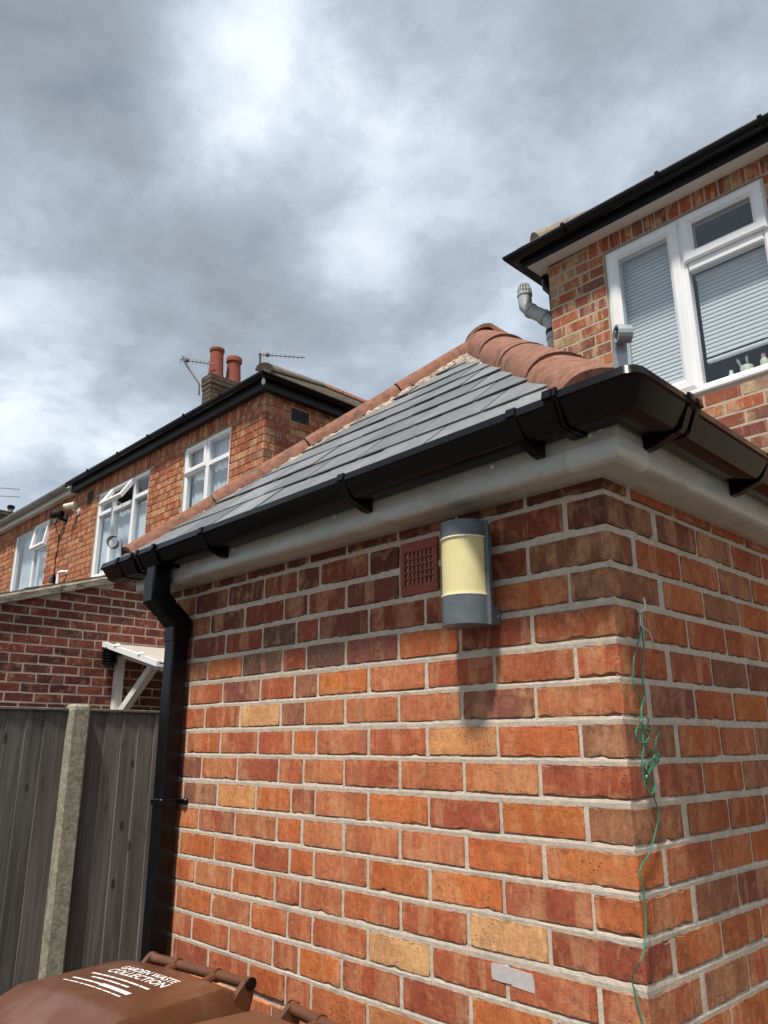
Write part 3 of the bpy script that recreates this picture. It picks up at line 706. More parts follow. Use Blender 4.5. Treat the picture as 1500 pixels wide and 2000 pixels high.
m = MB(); m.sweep(fat(GP, 0.0045), frames([(-1.93, -FO, gz(-1.93)), (-1.78, -FO, gz(-1.78))])); m.obj('gutter_outlet', 'black_plastic', gutter, smooth=True)
def bracket(place, z, par, mat='black_plastic'):
    m = MB(); st = fat(GP, 0.0034)
    for t0, t1 in ((-0.013, 0.013),):
        m.add([place(o_, z+z_, t0) for o_, z_ in st]+[place(o_, z+z_, t1) for o_, z_ in st],
              [(i, (i+1) % 16, 16+(i+1) % 16, 16+i) for i in range(16)]+[tuple(range(16)), tuple(range(16, 32))[::-1]])
    fin = [(0.001, -0.050), (0.092, -0.046), (0.078, -0.067), (0.020, -0.086), (0.001, -0.089)]
    for t0, t1 in ((-0.013, -0.008), (0.008, 0.013)):
        m.prism(fin, lambda u, v_, t_: place(u, z+v_, t_), t0, t1)
    m.prism([(0.0005, -0.055), (0.006, -0.055), (0.006, -0.090), (0.0005, -0.090)], lambda u, v_, t_: place(u, z+v_, t_), -0.0128, 0.0128)
    m.prism([(0.004, -0.084), (0.019, -0.0825), (0.080, -0.064), (0.082, -0.0675), (0.020, -0.0885), (0.004, -0.0905)], lambda u, v_, t_: place(u, z+v_, t_), -0.0126, 0.0126)
    return m.obj('gutter_bracket', mat, par)
for x in (-0.098, -0.700, -1.455):
    bracket(lambda o_, z_, t_, x=x: (x+t_, -FO-o_, z_), gz(x), gutter)
for y in (0.028, 0.50, 1.3, 2.1):
    bracket(lambda o_, z_, t_, y=y: (XR+o_, y+t_, z_), zr-0.004-0.01*y, gutter_r)

# ---------------------------------------------------------------- downpipe
DX = -1.855
def sq_sweep(pts, hw, mat, name, par, bev=0.006):
    m = MB(); rings = []
    for i, q in enumerate(pts):
        a = Vector(pts[max(i-1, 0)]); b = Vector(q); c = Vector(pts[min(i+1, len(pts)-1)])
        d = ((b-a).normalized() if (b-a).length > 1e-6 else Vector((0, 0, 0)))+((c-b).normalized() if (c-b).length > 1e-6 else Vector((0, 0, 0)))
        d.normalize(); s_ = Vector((1, 0, 0)); n = s_.cross(d).normalized()
        e = (c-b).normalized() if (c-b).length > 1e-6 else (b-a).normalized()
        k = 1/max(0.5, abs(d.dot(e)))
        pr = [(-1, -1+bev/hw), (-1+bev/hw, -1), (1-bev/hw, -1), (1, -1+bev/hw), (1, 1-bev/hw), (1-bev/hw, 1), (-1+bev/hw, 1), (-1, 1-bev/hw)]
        rings.append([b+s_*u*hw+n*v_*hw*k for u, v_ in pr])
    v = [q for g_ in rings for q in g_]; f = []
    for i in range(len(pts)-1):
        for k in range(8): f.append((i*8+k, i*8+(k+1) % 8, (i+1)*8+(k+1) % 8, (i+1)*8+k))
    f += [tuple(range(8)), tuple((len(pts)-1)*8+k for k in range(8))[::-1]]
    m.add(v, f); return m.obj(name, mat, par, smooth=True)
pipe = sq_sweep([(DX, -0.053, 2.14), (DX, -0.053, 0.05)], 0.034, 'black_plastic', 'downpipe', out)
sq_sweep([(DX, -FO-0.052, 2.372), (DX, -FO-0.052, 2.30)], 0.034, 'black_plastic', 'pipe_spigot', pipe)
sq_sweep([(DX, -FO-0.052, 2.325), (DX, -FO-0.052, 2.245), (DX, -FO-0.010, 2.207)], 0.039, 'black_plastic', 'pipe_elbow', pipe)
sq_sweep([(DX, -FO-0.022, 2.218), (DX, -FO+0.005, 2.194)], 0.0355, 'gloss_black_plastic', 'pipe_joint', pipe)
sq_sweep([(DX, -FO-0.002, 2.200), (DX, -0.053, 2.155), (DX, -0.053, 2.085)], 0.039, 'black_plastic', 'pipe_elbow', pipe)
MB().box(DX-0.030, DX+0.026, -FO-0.0915, -FO-0.0925, 2.285, 2.320).obj('pipe_label', 'grey_plastic', pipe) if False else None
for zc in (1.500,):
    m = MB(); m.box(DX-0.039, DX+0.039, -0.0915, -0.013, zc-0.011, zc+0.011, 0.003); m.box(DX-0.075, DX+0.075, -0.013, 0.004, zc-0.010, zc+0.010, 0.003)
    m.tube([(DX+0.062, -0.013, zc), (DX+0.062, -0.018, zc)], 0.005, 8); m.obj('pipe_clip', 'black_plastic', pipe)

# ---------------------------------------------------------------- roof
EY, EZ = -0.165, 2.447; AX, AY, AZ = -1.025, 0.915, 3.415
ELX, ERX = WX-0.165, 0.165
TH = math.atan2(AZ-EZ, AY-EY); cs, sn = math.cos(TH), math.sin(TH); SL = (AY-EY)/cs
# under-roof body
rb = MB(); d = 0.022
rb.add([(ELX+.03, EY+.03, EZ-d), (ERX-.03, EY+.03, EZ-d), (ERX-.03, HY-.01, EZ-d), (ELX+.03, HY-.01, EZ-d), (AX, AY, AZ-d), (AX, HY-.01, AZ-d)],
       [(0, 1, 4), (1, 2, 5, 4), (3, 0, 4, 5), (0, 3, 2, 1), (2, 3, 5)])
roof = rb.obj('roof', 'dark_tile', out)
def hip_x(s, side):                               # x of the hip at slope distance s
    tt = s/SL
    return (ERX+(AX-ERX)*tt) if side > 0 else (ELX+(AX-ELX)*tt)
GA = 0.166; SW = 0.250; TT = 0.0045
row = 0; s0 = -0.012
while s0 < SL-0.03:
    s1 = min(s0+GA+0.05, SL-0.01)
    off = (row % 2)*SW/2+0.07; x = ELX-0.3+off
    while x < ERX:
        a, b = x+0.0036, x+SW-0.0036
        # clip to the triangle
        poly = [(a, s0), (b, s0), (b, s1), (a, s1)]
        def clip(poly, side):
            res = []
            fn = lambda q: (hip_x(q[1], 1)-q[0]) if side > 0 else (q[0]-hip_x(q[1], -1))
            for i in range(len(poly)):
                p_, q_ = poly[i], poly[(i+1) % len(poly)]; fa, fb = fn(p_), fn(q_)
                if fa >= 0: res.append(p_)
                if (fa >= 0) != (fb >= 0):
                    t_ = fa/(fa-fb); res.append((p_[0]+(q_[0]-p_[0])*t_, p_[1]+(q_[1]-p_[1])*t_))
            return res
        pl_ = clip(clip(poly, 1), -1)
        if len(pl_) >= 3 and max(q[0] for q in pl_)-min(q[0] for q in pl_) > 0.02:
            lift = TT*1.45; tw = jit(0.0022); lf = jit(0.001)
            def P3(q, up):
                dz = up+lift*(1-(q[1]-s0)/(GA+0.05))*1.25+tw*(q[0]-a)/SW+lf
                return (q[0], EY+q[1]*cs-sn*dz, EZ+q[1]*sn+cs*dz)
            m = MB(); n_ = len(pl_)
            m.add([P3(q, 0) for q in pl_]+[P3(q, TT) for q in pl_], [tuple(range(n_))[::-1], tuple(range(n_, 2*n_))]+[(i, (i+1) % n_, n_+(i+1) % n_, n_+i) for i in range(n_)])
            me = m.mesh('slate'); link('slate', me, 'slate', roof)
        x += SW
    s0 += GA; row += 1
# side slopes: stepped courses of slate, turned away from the camera
for sd_, ex in ((1, ERX), (-1, ELX)):
    m = MB(); nrow = 7
    for k in range(nrow):
        t0, t1 = k/nrow, min(1, (k+1.25)/nrow)
        xa, xb = ex+(AX-ex)*t0, ex+(AX-ex)*t1; za, zb = EZ+(AZ-EZ)*t0, EZ+(AZ-EZ)*t1
        ya, yb = EY+(AY-EY)*t0, EY+(AY-EY)*t1
        m.add([(xa, ya, za+0.016), (xa, HY-.01, za+0.016), (xb, HY-.01, zb+0.002), (xb, yb, zb+0.002), (xa, ya, za+0.006), (xa, HY-.01, za+0.006)], [(0, 1, 2, 3), (0, 1, 5, 4)])
    m.obj('side_slates', 'slate', roof, kind='stuff')
# half-round hip and ridge tiles bedded on mortar
def hip_run(a, b, n, r, first_gap=0.0, flat=0.98, name='hip_tile', bed=True, nose=0.75, TO=0.044):
    a, b = Vector(a), Vector(b); d = (b-a).normalized(); Lh = (b-a).length
    side = d.cross(Vector((0, 0, 1))).normalized(); up = side.cross(d).normalized()
    seg = Lh/n
    for k in range(n):
        q0 = a+d*(seg*k+0.004); q1 = a+d*(seg*(k+1)-0.004)
        yaw = jit(0.006); lift = jit(0.003); m = MB(); ns = 14; nl = 7; v = []
        thick = 0.017
        for j in range(nl+1):
            t_ = j/nl; lift_ = up*(lift+0.008*(1-t_))
            for rr in (r, r-thick):
                for i in range(ns+1):
                    an = math.pi*(i/ns)
                    ca, sa = math.cos(an), math.sin(an)
                    w_ = rr*ca*1.02; h_ = rr*flat*sa**0.85
                    s_ = (abs(w_)*nose if k == 0 else 0.0); Lk = (q1-q0).length
                    q = q0+d*(s_+(Lk-s_)*t_)+side*yaw*(t_-.5)+lift_
                    e = 0.0016*noise.noise(Vector((w_*30+k*7, t_*9, h_*30))) if rr == r else 0
                    v.append(q+side*w_+up*(h_-TO+e))
        st = 2*(ns+1); f = []
        for j in range(nl):
            for i in range(ns):
                o1 = j*st+i; f.append((o1, o1+1, o1+st+1, o1+st)); o2 = j*st+ns+1+i; f.append((o2, o2+st, o2+st+1, o2+1))
            f.append((j*st, j*st+st, j*st+st+ns+1, j*st+ns+1)); f.append((j*st+ns, j*st+2*ns+1, j*st+st+2*ns+1, j*st+st+ns))
        for j, fl in ((0, 1), (nl, 0)):
            for i in range(ns):
                q_ = (j*st+i, j*st+ns+1+i, j*st+ns+2+i, j*st+i+1); f.append(q_ if fl else q_[::-1])
        m.add(v, f); m.obj(name, 'hip_tile', roof, smooth=True)
    if bed:                                        # crumbling bedding under both edges, and packed into the foot
        m = MB(); nb = int(Lh/0.014); 
        for sgn in (-1, 1):
            base = len(m.v)
            for j in range(nb+1):
                q = a+d*(max(Lh*j/nb, r*nose*0.9))
                w_ = r*(1.02+0.10*noise.noise(Vector((j*0.31, sgn*5, 2)))+0.10*noise.noise(Vector((j*0.9, sgn*5, 7))))+0.004
                h0 = -TO-0.056; h1 = -TO+0.008+0.010*noise.noise(Vector((j*0.5, sgn*3, 1)))
                slope = -0.62*0
                bl = 0.010+0.010*noise.noise(Vector((j*0.62, sgn*4, 6)))+0.006*noise.noise(Vector((j*1.7, sgn*4, 9)))
                m.v += [tuple(q+side*sgn*(w_+0.034)+up*h0), tuple(q+side*sgn*(w_+bl)+up*(h1-0.018)), tuple(q+side*sgn*(w_-0.010)+up*h1), tuple(q+side*sgn*(w_-0.05)+up*h1)]
            for j in range(nb):
                for i in range(3):
                    o1 = base+j*4+i; m.f.append((o1, o1+1, o1+5, o1+4))
        m.box(0, 0.0001, 0, 0.0001, 3.2, 3.2001) if False else None
        m.obj('mortar_bed', 'crumbly_mortar', roof)
    return d, side, up
HR = 0.101; HL = 0.076
apx = Vector((AX, AY, AZ+0.014))
fr_ = Vector((ERX, EY, EZ)).lerp(apx, 0.055)-Vector((0, 0, 0.056)); fl_ = Vector((ELX, EY, EZ)).lerp(apx, 0.02)-Vector((0, 0, 0.030)); ap = apx
dR, sR, uR = hip_run(fr_, ap-Vector((0, 0, 0.004)), 4, HR, TO=0.043)
dL, sL, uL = hip_run(fl_, ap-Vector((0, 0, 0.006)), 4, HL, TO=0.022)
hip_run(ap+Vector((0, -0.05, 0.005)), (AX, HY-0.02, AZ+0.006), 4, 0.10, name='ridge_tile', nose=0.0)
# mortar packed into the open foot of each hip
for ft, dd, ss, uu, HRk, TO in ((fr_, dR, sR, uR, HR, 0.043), (fl_, dL, sL, uL, HL, 0.022)):
    m = MB(); n_ = 16; v = []
    for i in range(n_+1):
        an = math.pi*i/n_; rr = HRk-0.016; w_ = rr*math.cos(an)
        v.append(ft+dd*(abs(w_)*0.75+0.006+0.006*noise.noise(Vector((i*1.1, 3, 2))))+ss*w_+uu*(rr*0.96*math.sin(an)-TO))
    nv = len(v); v += [q-uu*0.045-dd*0.004 if 3 < i < n_-3 else q-uu*0.05 for i, q in enumerate(v)]
    f = [(i, i+1, nv+i+1, nv+i) for i in range(n_)]
    m.add(v, f); m.obj('foot_mortar', 'crumbly_mortar', roof)
# hip irons: flat strap rising from each hip foot and curling outwards
def hip_iron(ft, dd, ss, w_, rise=0.135, rc=0.026):
    hd = Vector((dd.x, dd.y, 0)).normalized()*-1      # outwards
    path = []
    base = ft+Vector((0, 0, 0.0))
    path.append(base-hd*0.20+Vector((0, 0, 0.05)))
    path.append(base+hd*0.035+Vector((0, 0, -0.035)))
    q0 = base+hd*0.045+Vector((0, 0, -0.030))
    path.append(q0+Vector((0, 0, 0.02))); path.append(q0+Vector((0, 0, rise*0.5))+hd*0.004); path.append(q0+Vector((0, 0, rise))+hd*0.010)
    c = path[-1]+hd*rc; r0 = rc
    for i in range(1, 19):
        an = math.pi-i*math.radians(24); rr = r0*(1-0.030*i)
        path.append(c+hd*rr*math.cos(an)+Vector((0, 0, rr*math.sin(an))))
    m = MB(); v = []; T = 0.004
    for i, q in enumerate(path):
        a = path[max(i-1, 0)]; b = path[min(i+1, len(path)-1)]; tt = (b-a).normalized(); nn = ss.cross(tt).normalized()
        v += [q+ss*w_/2+nn*T/2, q-ss*w_/2+nn*T/2, q-ss*w_/2-nn*T/2, q+ss*w_/2-nn*T/2]
    f = []
    for i in range(len(path)-1):
        for k in range(4): f.append((4*i+k, 4*i+(k+1) % 4, 4*i+4+(k+1) % 4, 4*i+4+k))
    f += [(0, 1, 2, 3), tuple(4*(len(path)-1)+k for k in (3, 2, 1, 0))]
    m.add(v, f); return m.obj('hip_iron', 'galvanised', roof)
hip_iron(Vector((0.115, -0.115, 2.446)), dR, sR, 0.031, rise=0.130, rc=0.024)
hip_iron(Vector((ELX+0.075, EY+0.03, 2.446)), dL, sL, 0.026, rise=0.105, rc=0.034)

# ================================================================== things on the outhouse walls
# wall lamp: half-round body, cream diffuser, square back bracket
lamp = thing('wall_lamp', 'dark grey half-round wall lamp with cream diffuser under the eaves', 'lamp', (-0.36, 0, 1.98))
LXc, LY0 = -0.376, -0.058
def half_round(z0, z1, r, name, mat, yo=LY0, depth=0.070, cap=True, n=18):
    m = MB(); v = []
    for z in (z0, z1):
        for i in range(n+1):
            an = math.pi*i/n; v.append((LXc+r*math.cos(an), yo-depth*math.sin(an)**0.9, z))
    f = [(i, i+1, n+2+i, n+1+i) for i in range(n)]+[(0, n+1, 2*n+1, n)]
    if cap: f += [tuple(range(n+1)), tuple(range(n+1, 2*n+2))[::-1]]
    m.add(v, f); return m.obj(name, mat, lamp, smooth=True)
LZ0, LZ1 = 1.984, 2.252
half_round(LZ0+0.001, LZ0+0.074, 0.064, 'lower_housing', 'anthracite')
half_round(LZ0+0.076, LZ1-0.043, 0.0615, 'diffuser', 'lamp_lens', depth=0.0675)
half_round(LZ0+0.074, LZ0+0.0780, 0.0645, 'diffuser_rim', 'lens_rim', depth=0.0708)
half_round(LZ1-0.0455, LZ1-0.0415, 0.0645, 'diffuser_rim', 'lens_rim', depth=0.0708)
half_round(LZ1-0.041, LZ1, 0.064, 'upper_housing', 'anthracite')
B('back_plate', 'anthracite', lamp, LXc-0.073, LXc+0.073, LY0-0.004, LY0+0.004, LZ0-0.001, LZ1+0.001, 0.002)
B('back_box', 'anthracite', lamp, LXc-0.062, LXc+0.062, LY0+0.0042, -0.030, LZ0+0.001, LZ1-0.002, 0.003)
B('wall_bracket', 'anthracite', lamp, LXc-0.058, LXc+0.058, -0.030, 0.0035, LZ0+0.004, LZ0+0.052, 0.002)
m = MB(); m.tube([(LXc+0.058, -0.012, LZ0+0.026), (LXc+0.0605, -0.012, LZ0+0.026)], 0.0032, 8); m.obj('screw', 'bare_wire', lamp)

# green garden wire hooked to a nail on the side wall
wire = thing('garden_wire', 'tangled green plastic-coated garden wire hanging down the brick corner', 'wire', (0.02, 0.09, 1.2))
def smooth_path(pts, n=5):
    P_ = [Vector(q) for q in pts]; out_ = []
    for i in range(len(P_)-1):
        p0, p1, p2, p3 = P_[max(i-1, 0)], P_[i], P_[i+1], P_[min(i+2, len(P_)-1)]
        for k in range(n):
            t_ = k/n; out_.append(0.5*((2*p1)+(p2-p0)*t_+(2*p0-5*p1+4*p2-p3)*t_*t_+(3*p1-p0-3*p2+p3)*t_**3))
    out_.append(P_[-1]); return out_
def on_side(px, py, x):                            # point on the plane X = x seen at a photo position
    dd = pix_dir(px, py); t_ = (x-CAM.x)/dd.x; return CAM+dd*t_
def zp(x_, y_): return (1140+x_/4.545, 1160+y_/4.545)
def wpath(lst, off=0.010): return [on_side(*zp(a, b), off+(c if c else 0)) for a, b, c in lst]
def strand(lst, r=0.0019, mat='green_wire', name='wire_strand', n=5, off=0.010):
    m = MB(); m.tube(smooth_path(wpath(lst, off), n), r, 6); return m.obj(name, mat, wire, smooth=True)
strand([(490, 175, 0), (505, 300, 0), (485, 430, .002), (448, 560, .006), (440, 720, .006), (450, 830, .004), (500, 930, .002), (512, 1050, 0), (515, 1180, .003), (530, 1330, .006), (520, 1480, .006), (530, 1640, .004), (555, 1730, .006), (600, 1775, .006), (628, 1740, .004), (618, 1680, .002), (580, 1620, .004), (555, 1560, .006), (565, 1500, .004), (610, 1470, .004), (650, 1470, .002)])
strand([(505, 170, 0), (515, 310, 0), (535, 470, .002), (520, 640, .002), (525, 780, .002), (540, 920, 0), (515, 1000, .002), (512, 1120, .004), (530, 1200, .004), (575, 1270, .004), (540, 1320, .006), (480, 1300, .008), (462, 1230, .008), (490, 1180, .006), (530, 1240, .004), (520, 1300, .004), (470, 1260, .006), (475, 1200, .006), (540, 1190, .004), (600, 1205, .004), (665, 1225, .004), (640, 1300, .004), (645, 1400, .002), (680, 1450, .004), (640, 1480, .004), (600, 1540, .004), (560, 1620, .004), (600, 1680, .004), (612, 1790, .002)])
strand([(535, 1325, .006), (590, 1370, .004), (640, 1420, .004), (680, 1440, .005), (665, 1475, .005), (620, 1460, .006), (640, 1430, .006), (675, 1465, .004), (600, 1560, .004), (550, 1640, .004)])
strand([(510, 1060, .004), (520, 1100, .006), (560, 1090, .006), (575, 1140, .004), (540, 1180, .004), (508, 1140, .008), (520, 1080, .006)], 0.0015)
# long tail that drifts over the arris on to the front face
tail = [on_side(*zp(612, 1780), 0.010), on_side(*zp(650, 1880), 0.008), on_side(1286, 1592, 0.008), on_side(1283, 1612, 0.007), on_side(1270, 1662, 0.008), on_side(1250, 1698, 0.008), on_side(1256, 1735, 0.010), on_side(1261, 1790, 0.010), on_side(1260, 1840, 0.012), on_side(1250, 1880, 0.016)]
def on_front(px, py, y):
    dd = pix_dir(px, py); t_ = (y-CAM.y)/dd.y; return CAM+dd*t_
tail += [on_front(1235, 1908, -0.010), on_front(1241, 1945, -0.009), on_front(1252, 1985, -0.009), on_front(1262, 2030, -0.009), on_front(1262, 2120, -0.009), on_front(1270, 2260, -0.009)]
m = MB(); m.tube(smooth_path(tail, 6), 0.0016, 6); m.obj('wire_strand', 'green_wire', wire, smooth=True)
strand([(530, 35, .008), (542, 80, .010), (538, 130, .008), (500, 165, .002), (492, 180, -.008)], 0.0026, 'bare_wire', 'hook', off=0.010)
strand([(498, 180, .002), (510, 280, .004), (530, 300, .006), (575, 330, .010), (600, 390, .012), (607, 420, .012)], 0.0018, 'bare_wire', 'bare_end', off=0.010)

# ================================================================== wheelie bins
def text_mesh(txt, size, shear=0.0, xs=1.0):
    cu = bpy.data.curves.new('t', 'FONT'); cu.body = txt; cu.size = size; cu.align_x = 'CENTER'; cu.shear = shear; cu.extrude = 0.0004; cu.offset = size*0.018
    cu.resolution_u = 3
    o_ = bpy.data.objects.new('t', cu); COL.objects.link(o_)
    dg = bpy.context.evaluated_depsgraph_get(); me = bpy.data.meshes.new_from_object(o_.evaluated_get(dg))
    bpy.data.objects.remove(o_); bpy.data.curves.remove(cu); me.name = 'print'
    return me
def wheelie_bin(cx, cy, label, printed, rot=0.0, dz=0.0):
    """cy is the line of the handle bar; lid opens away from the wall"""
    b = thing('wheelie_bin', label, 'bin', (cx, cy-0.27, 0), 'brown wheelie bins by the outhouse wall')
    W2 = 0.24; Z = 1.018+dz
    # body: tapered tub
    m = MB(); rings = []
    for z, wx, ya, yb in ((0.03, 0.19, -0.13, -0.47), (0.10, 0.195, -0.115, -0.49), (0.90, 0.222, -0.065, -0.545), (0.93, 0.232, -0.055, -0.555), (Z-0.045, 0.234, -0.055, -0.557)):
        c = 0.035; rings.append([(cx+sx*(wx-(c if k else 0)), cy+(ya-(c if not k else 0)) if top else cy+(yb+(c if not k else 0)), z)
                                 for sx, top, k in ((-1, 1, 0), (-1, 1, 1), (1, 1, 1), (1, 1, 0), (1, 0, 0), (1, 0, 1), (-1, 0, 1), (-1, 0, 0))])
    v = [q for r_ in rings for q in r_]; f = []
    for i in range(len(rings)-1):
        for k in range(8): f.append((i*8+k, i*8+(k+1) % 8, (i+1)*8+(k+1) % 8, (i+1)*8+k))
    f += [tuple(range(8)), tuple((len(rings)-1)*8+k for k in range(8))[::-1]]
    m.add(v, f); m.obj('body', 'bin_plastic', b, smooth=True)
    # lid: rings shrink towards a cambered plateau, front third slopes down
    def lz(y_, x_):
        t_ = -(y_)
        base = 0.068-0.010*(x_/0.2)**2
        if t_ > 0.415: base -= (t_-0.415)*0.40
        if t_ < 0.10: base -= (0.10-t_)*0.45
        return base
    m = MB(); nx_, ny_ = 12, 16; v = []; f = []
    ys_ = [-0.030-0.560*j/ny_ for j in range(ny_+1)]
    for j, y_ in enumerate(ys_):
        for i in range(nx_+1):
            x_ = -1+2*i/nx_
            hw = 0.222+0.0*j
            if j < 3: hw -= (3-j)**2*0.0035
            xx = x_*hw
            v.append((cx+xx, cy+y_, Z-0.018+lz(y_, xx)))
    for j in range(ny_):
        for i in range(nx_):
            a = j*(nx_+1)+i; f.append((a, a+1, a+nx_+2, a+nx_+1))
    # skirt
    per = [i for i in range(nx_+1)]+[j*(nx_+1)+nx_ for j in range(1, ny_+1)]+[ny_*(nx_+1)+i for i in range(nx_-1, -1, -1)]+[j*(nx_+1) for j in range(ny_-1, 0, -1)]
    top = len(v)
    for lev, (grow, zl_) in enumerate(((0.008, -0.010), (0.020, None), (0.026, None))):
        for k in per:
            q = Vector(v[k]); cdir = Vector((q.x-cx, q.y-(cy-0.31), 0)); ln = Vector((cdir.x/0.24, cdir.y/0.29, 0))
            ox = (1 if cdir.x > 0 else -1)*grow if abs(cdir.x) > 0.19 else 0; oy = (1 if cdir.y > 0 else -1)*grow*0.8 if abs(cdir.y) > 0.25 else 0
            zt = q.z-0.010 if lev == 0 else (Z-0.030 if lev == 1 else Z-0.050)
            if lev == 1: zt = min(zt, q.z-0.02)
            if lev == 2: zt = min(zt, q.z-0.035)
            v.append((q.x+ox, q.y+oy, zt))
    np_ = len(per)
    for k in range(np_):
        k2 = (k+1) % np_
        f.append((per[k], per[k2], top+k2, top+k))
        for l_ in range(2): f.append((top+l_*np_+k, top+l_*np_+k2, top+(l_+1)*np_+k2, top+(l_+1)*np_+k))
    m.add(v, f); lid = m.obj('lid', 'bin_plastic', b, smooth=True)
    # handle bar in its brackets with hinge rings
    hz = Z+0.026; hy = cy
    bar = MB(); bar.tube([(cx-0.205, hy, hz), (cx+0.205, hy, hz)], 0.0155, 14); bar.obj('handle_bar', 'bin_plastic', b, smooth=True)
    for sx in (-1, 1):
        xk = cx+sx*0.207
        m = MB(); poly = [(0.014, 0.014), (0.018, 0.002), (0.015, -0.030), (0.000, -0.080), (-0.028, -0.120), (-0.075, -0.120), (-0.072, -0.052), (-0.045, -0.018), (-0.014, 0.010), (0.002, 0.017)]
        m.prism(poly, lambda u, w_, t_: (t_, hy+u, hz+w_), xk-0.008, xk+0.008); m.obj('handle_bracket', 'bin_plastic', b)
        m = MB(); m.tube([(xk+sx*0.008, hy+0.003, hz), (xk+sx*0.0125, hy+0.003, hz)], 0.0175, 14); m.obj('bar_end', 'black_plastic', b, smooth=True)
        m = MB(); xr = cx+sx*0.085; m.tube([(xr-0.0035, hy, hz), (xr+0.0035, hy, hz)], 0.0195, 14); m.obj('hinge_ring', 'bin_plastic', b, smooth=True)
        # lid arm
        m = MB(); m.tube([(xr, hy, hz), (xr, hy-0.03, hz-0.004), (xr, hy-0.06, hz-0.012)], 0.012, 8); m.obj('lid_arm', 'bin_plastic', lid, smooth=True)
        # wheels
        m = MB(); m.tube([(cx+sx*0.20, cy-0.06, 0.10), (cx+sx*0.245, cy-0.06, 0.10)], 0.10, 20); m.obj('wheel', 'black_plastic', b, smooth=True)
        # moulded rib below the rim
        m = MB(); m.tube([(cx+sx*0.226, cy-0.045, Z-0.075), (cx+sx*0.236, cy-0.13, Z-0.070), (cx+sx*0.240, cy-0.40, Z-0.090), (cx+sx*0.236, cy-0.52, Z-0.10)], 0.010, 8); m.obj('side_rib', 'bin_plastic', b, smooth=True)
    if printed:
        def put(me, x_, y_):
            nv = []
            for q in me.vertices:
                xx = q.co.x+x_; yy = q.co.y+y_
                q.co = (cx+xx, cy+yy, Z-0.018+lz(yy, xx)+0.0012+q.co.z*0.4)
        for txt, sz, y_ in (('GARDEN WASTE', 0.038, -0.166), ('COLLECTION', 0.045, -0.206)):
            me = text_mesh(txt, sz, 0.0)
            wd = max(q.co.x for q in me.vertices)-min(q.co.x for q in me.vertices)
            k = 0.232/wd if txt[0] == 'G' else 0.240/wd
            for q in me.vertices: q.co.x *= k
            put(me, 0.0, y_-0.014); link('lid_lettering', me, 'white_print', lid)
        # lines of print too small to read, and a white address box
        def dash(y_, x0, x1, h_, words):
            m_ = MB(); x_ = x0
            for wl, gp in words:
                xe = min(x1, x_+wl); nseg = max(1, int((xe-x_)/0.02))
                for s_ in range(nseg):
                    a, b_ = x_+(xe-x_)*s_/nseg, x_+(xe-x_)*(s_+1)/nseg
                    vs_ = [(cx+xx, cy+yy, Z-0.018+lz(yy, xx)+0.0013) for xx, yy in ((a, y_-h_/2), (b_, y_-h_/2), (b_, y_+h_/2), (a, y_+h_/2))]
                    m_.add(vs_, [(0, 1, 2, 3)])
                x_ = xe+gp
                if x_ >= x1: break
            return m_
        for y_, x0, x1, h_, ws in ((-0.236, -0.165, 0.13, 0.0085, [(0.052, .004), (0.038, .004), (0.026, .005), (0.062, .004), (0.048, .006), (0.05, 0)]),
                                   (-0.262, -0.12, 0.075, 0.0080, [(0.02, .004), (0.036, .004), (0.018, .004), (0.062, .004), (0.04, 0)]),
                                   (-0.292, -0.17, -0.02, 0.0085, [(0.05, .003), (0.06, .003), (0.05, 0)]),
                                   (-0.292, -0.018, 0.125, 0.0170, [(0.15, 0)]),
                                   (-0.318, -0.175, 0.125, 0.0055, [(0.03, .004), (0.05, .006), (0.02, .004), (0.06, .004), (0.03, .005), (0.04, .004), (0.05, 0)])):
            x0 *= 0.84; x1 *= 0.84; ws = [(q_[0]*0.84, q_[1]*0.84) for q_ in ws]
            dash(y_-0.014, x0, x1, h_, ws).obj('lid_print_line', 'white_print', lid)
    T_ = Matrix.Translation((cx, cy, 0)) @ Matrix.Rotation(math.radians(rot), 4, 'Z') @ Matrix.Diagonal((1.10, 1.04, 1, 1)) @ Matrix.Translation((-cx, -cy, 0))
    for o_ in bpy.data.objects:
        if o_.type == 'MESH' and (o_.parent == b or (o_.parent and o_.parent.parent == b)): o_.data.transform(T_)
    return b
wheelie_bin(-1.418, -0.145, 'brown wheelie bin with white lettering on its lid, beside the downpipe', True, rot=7.5)
wheelie_bin(-0.700, -0.185, 'brown wheelie bin without lettering, cut off by the bottom edge', False, rot=-7.0, dz=0.0)

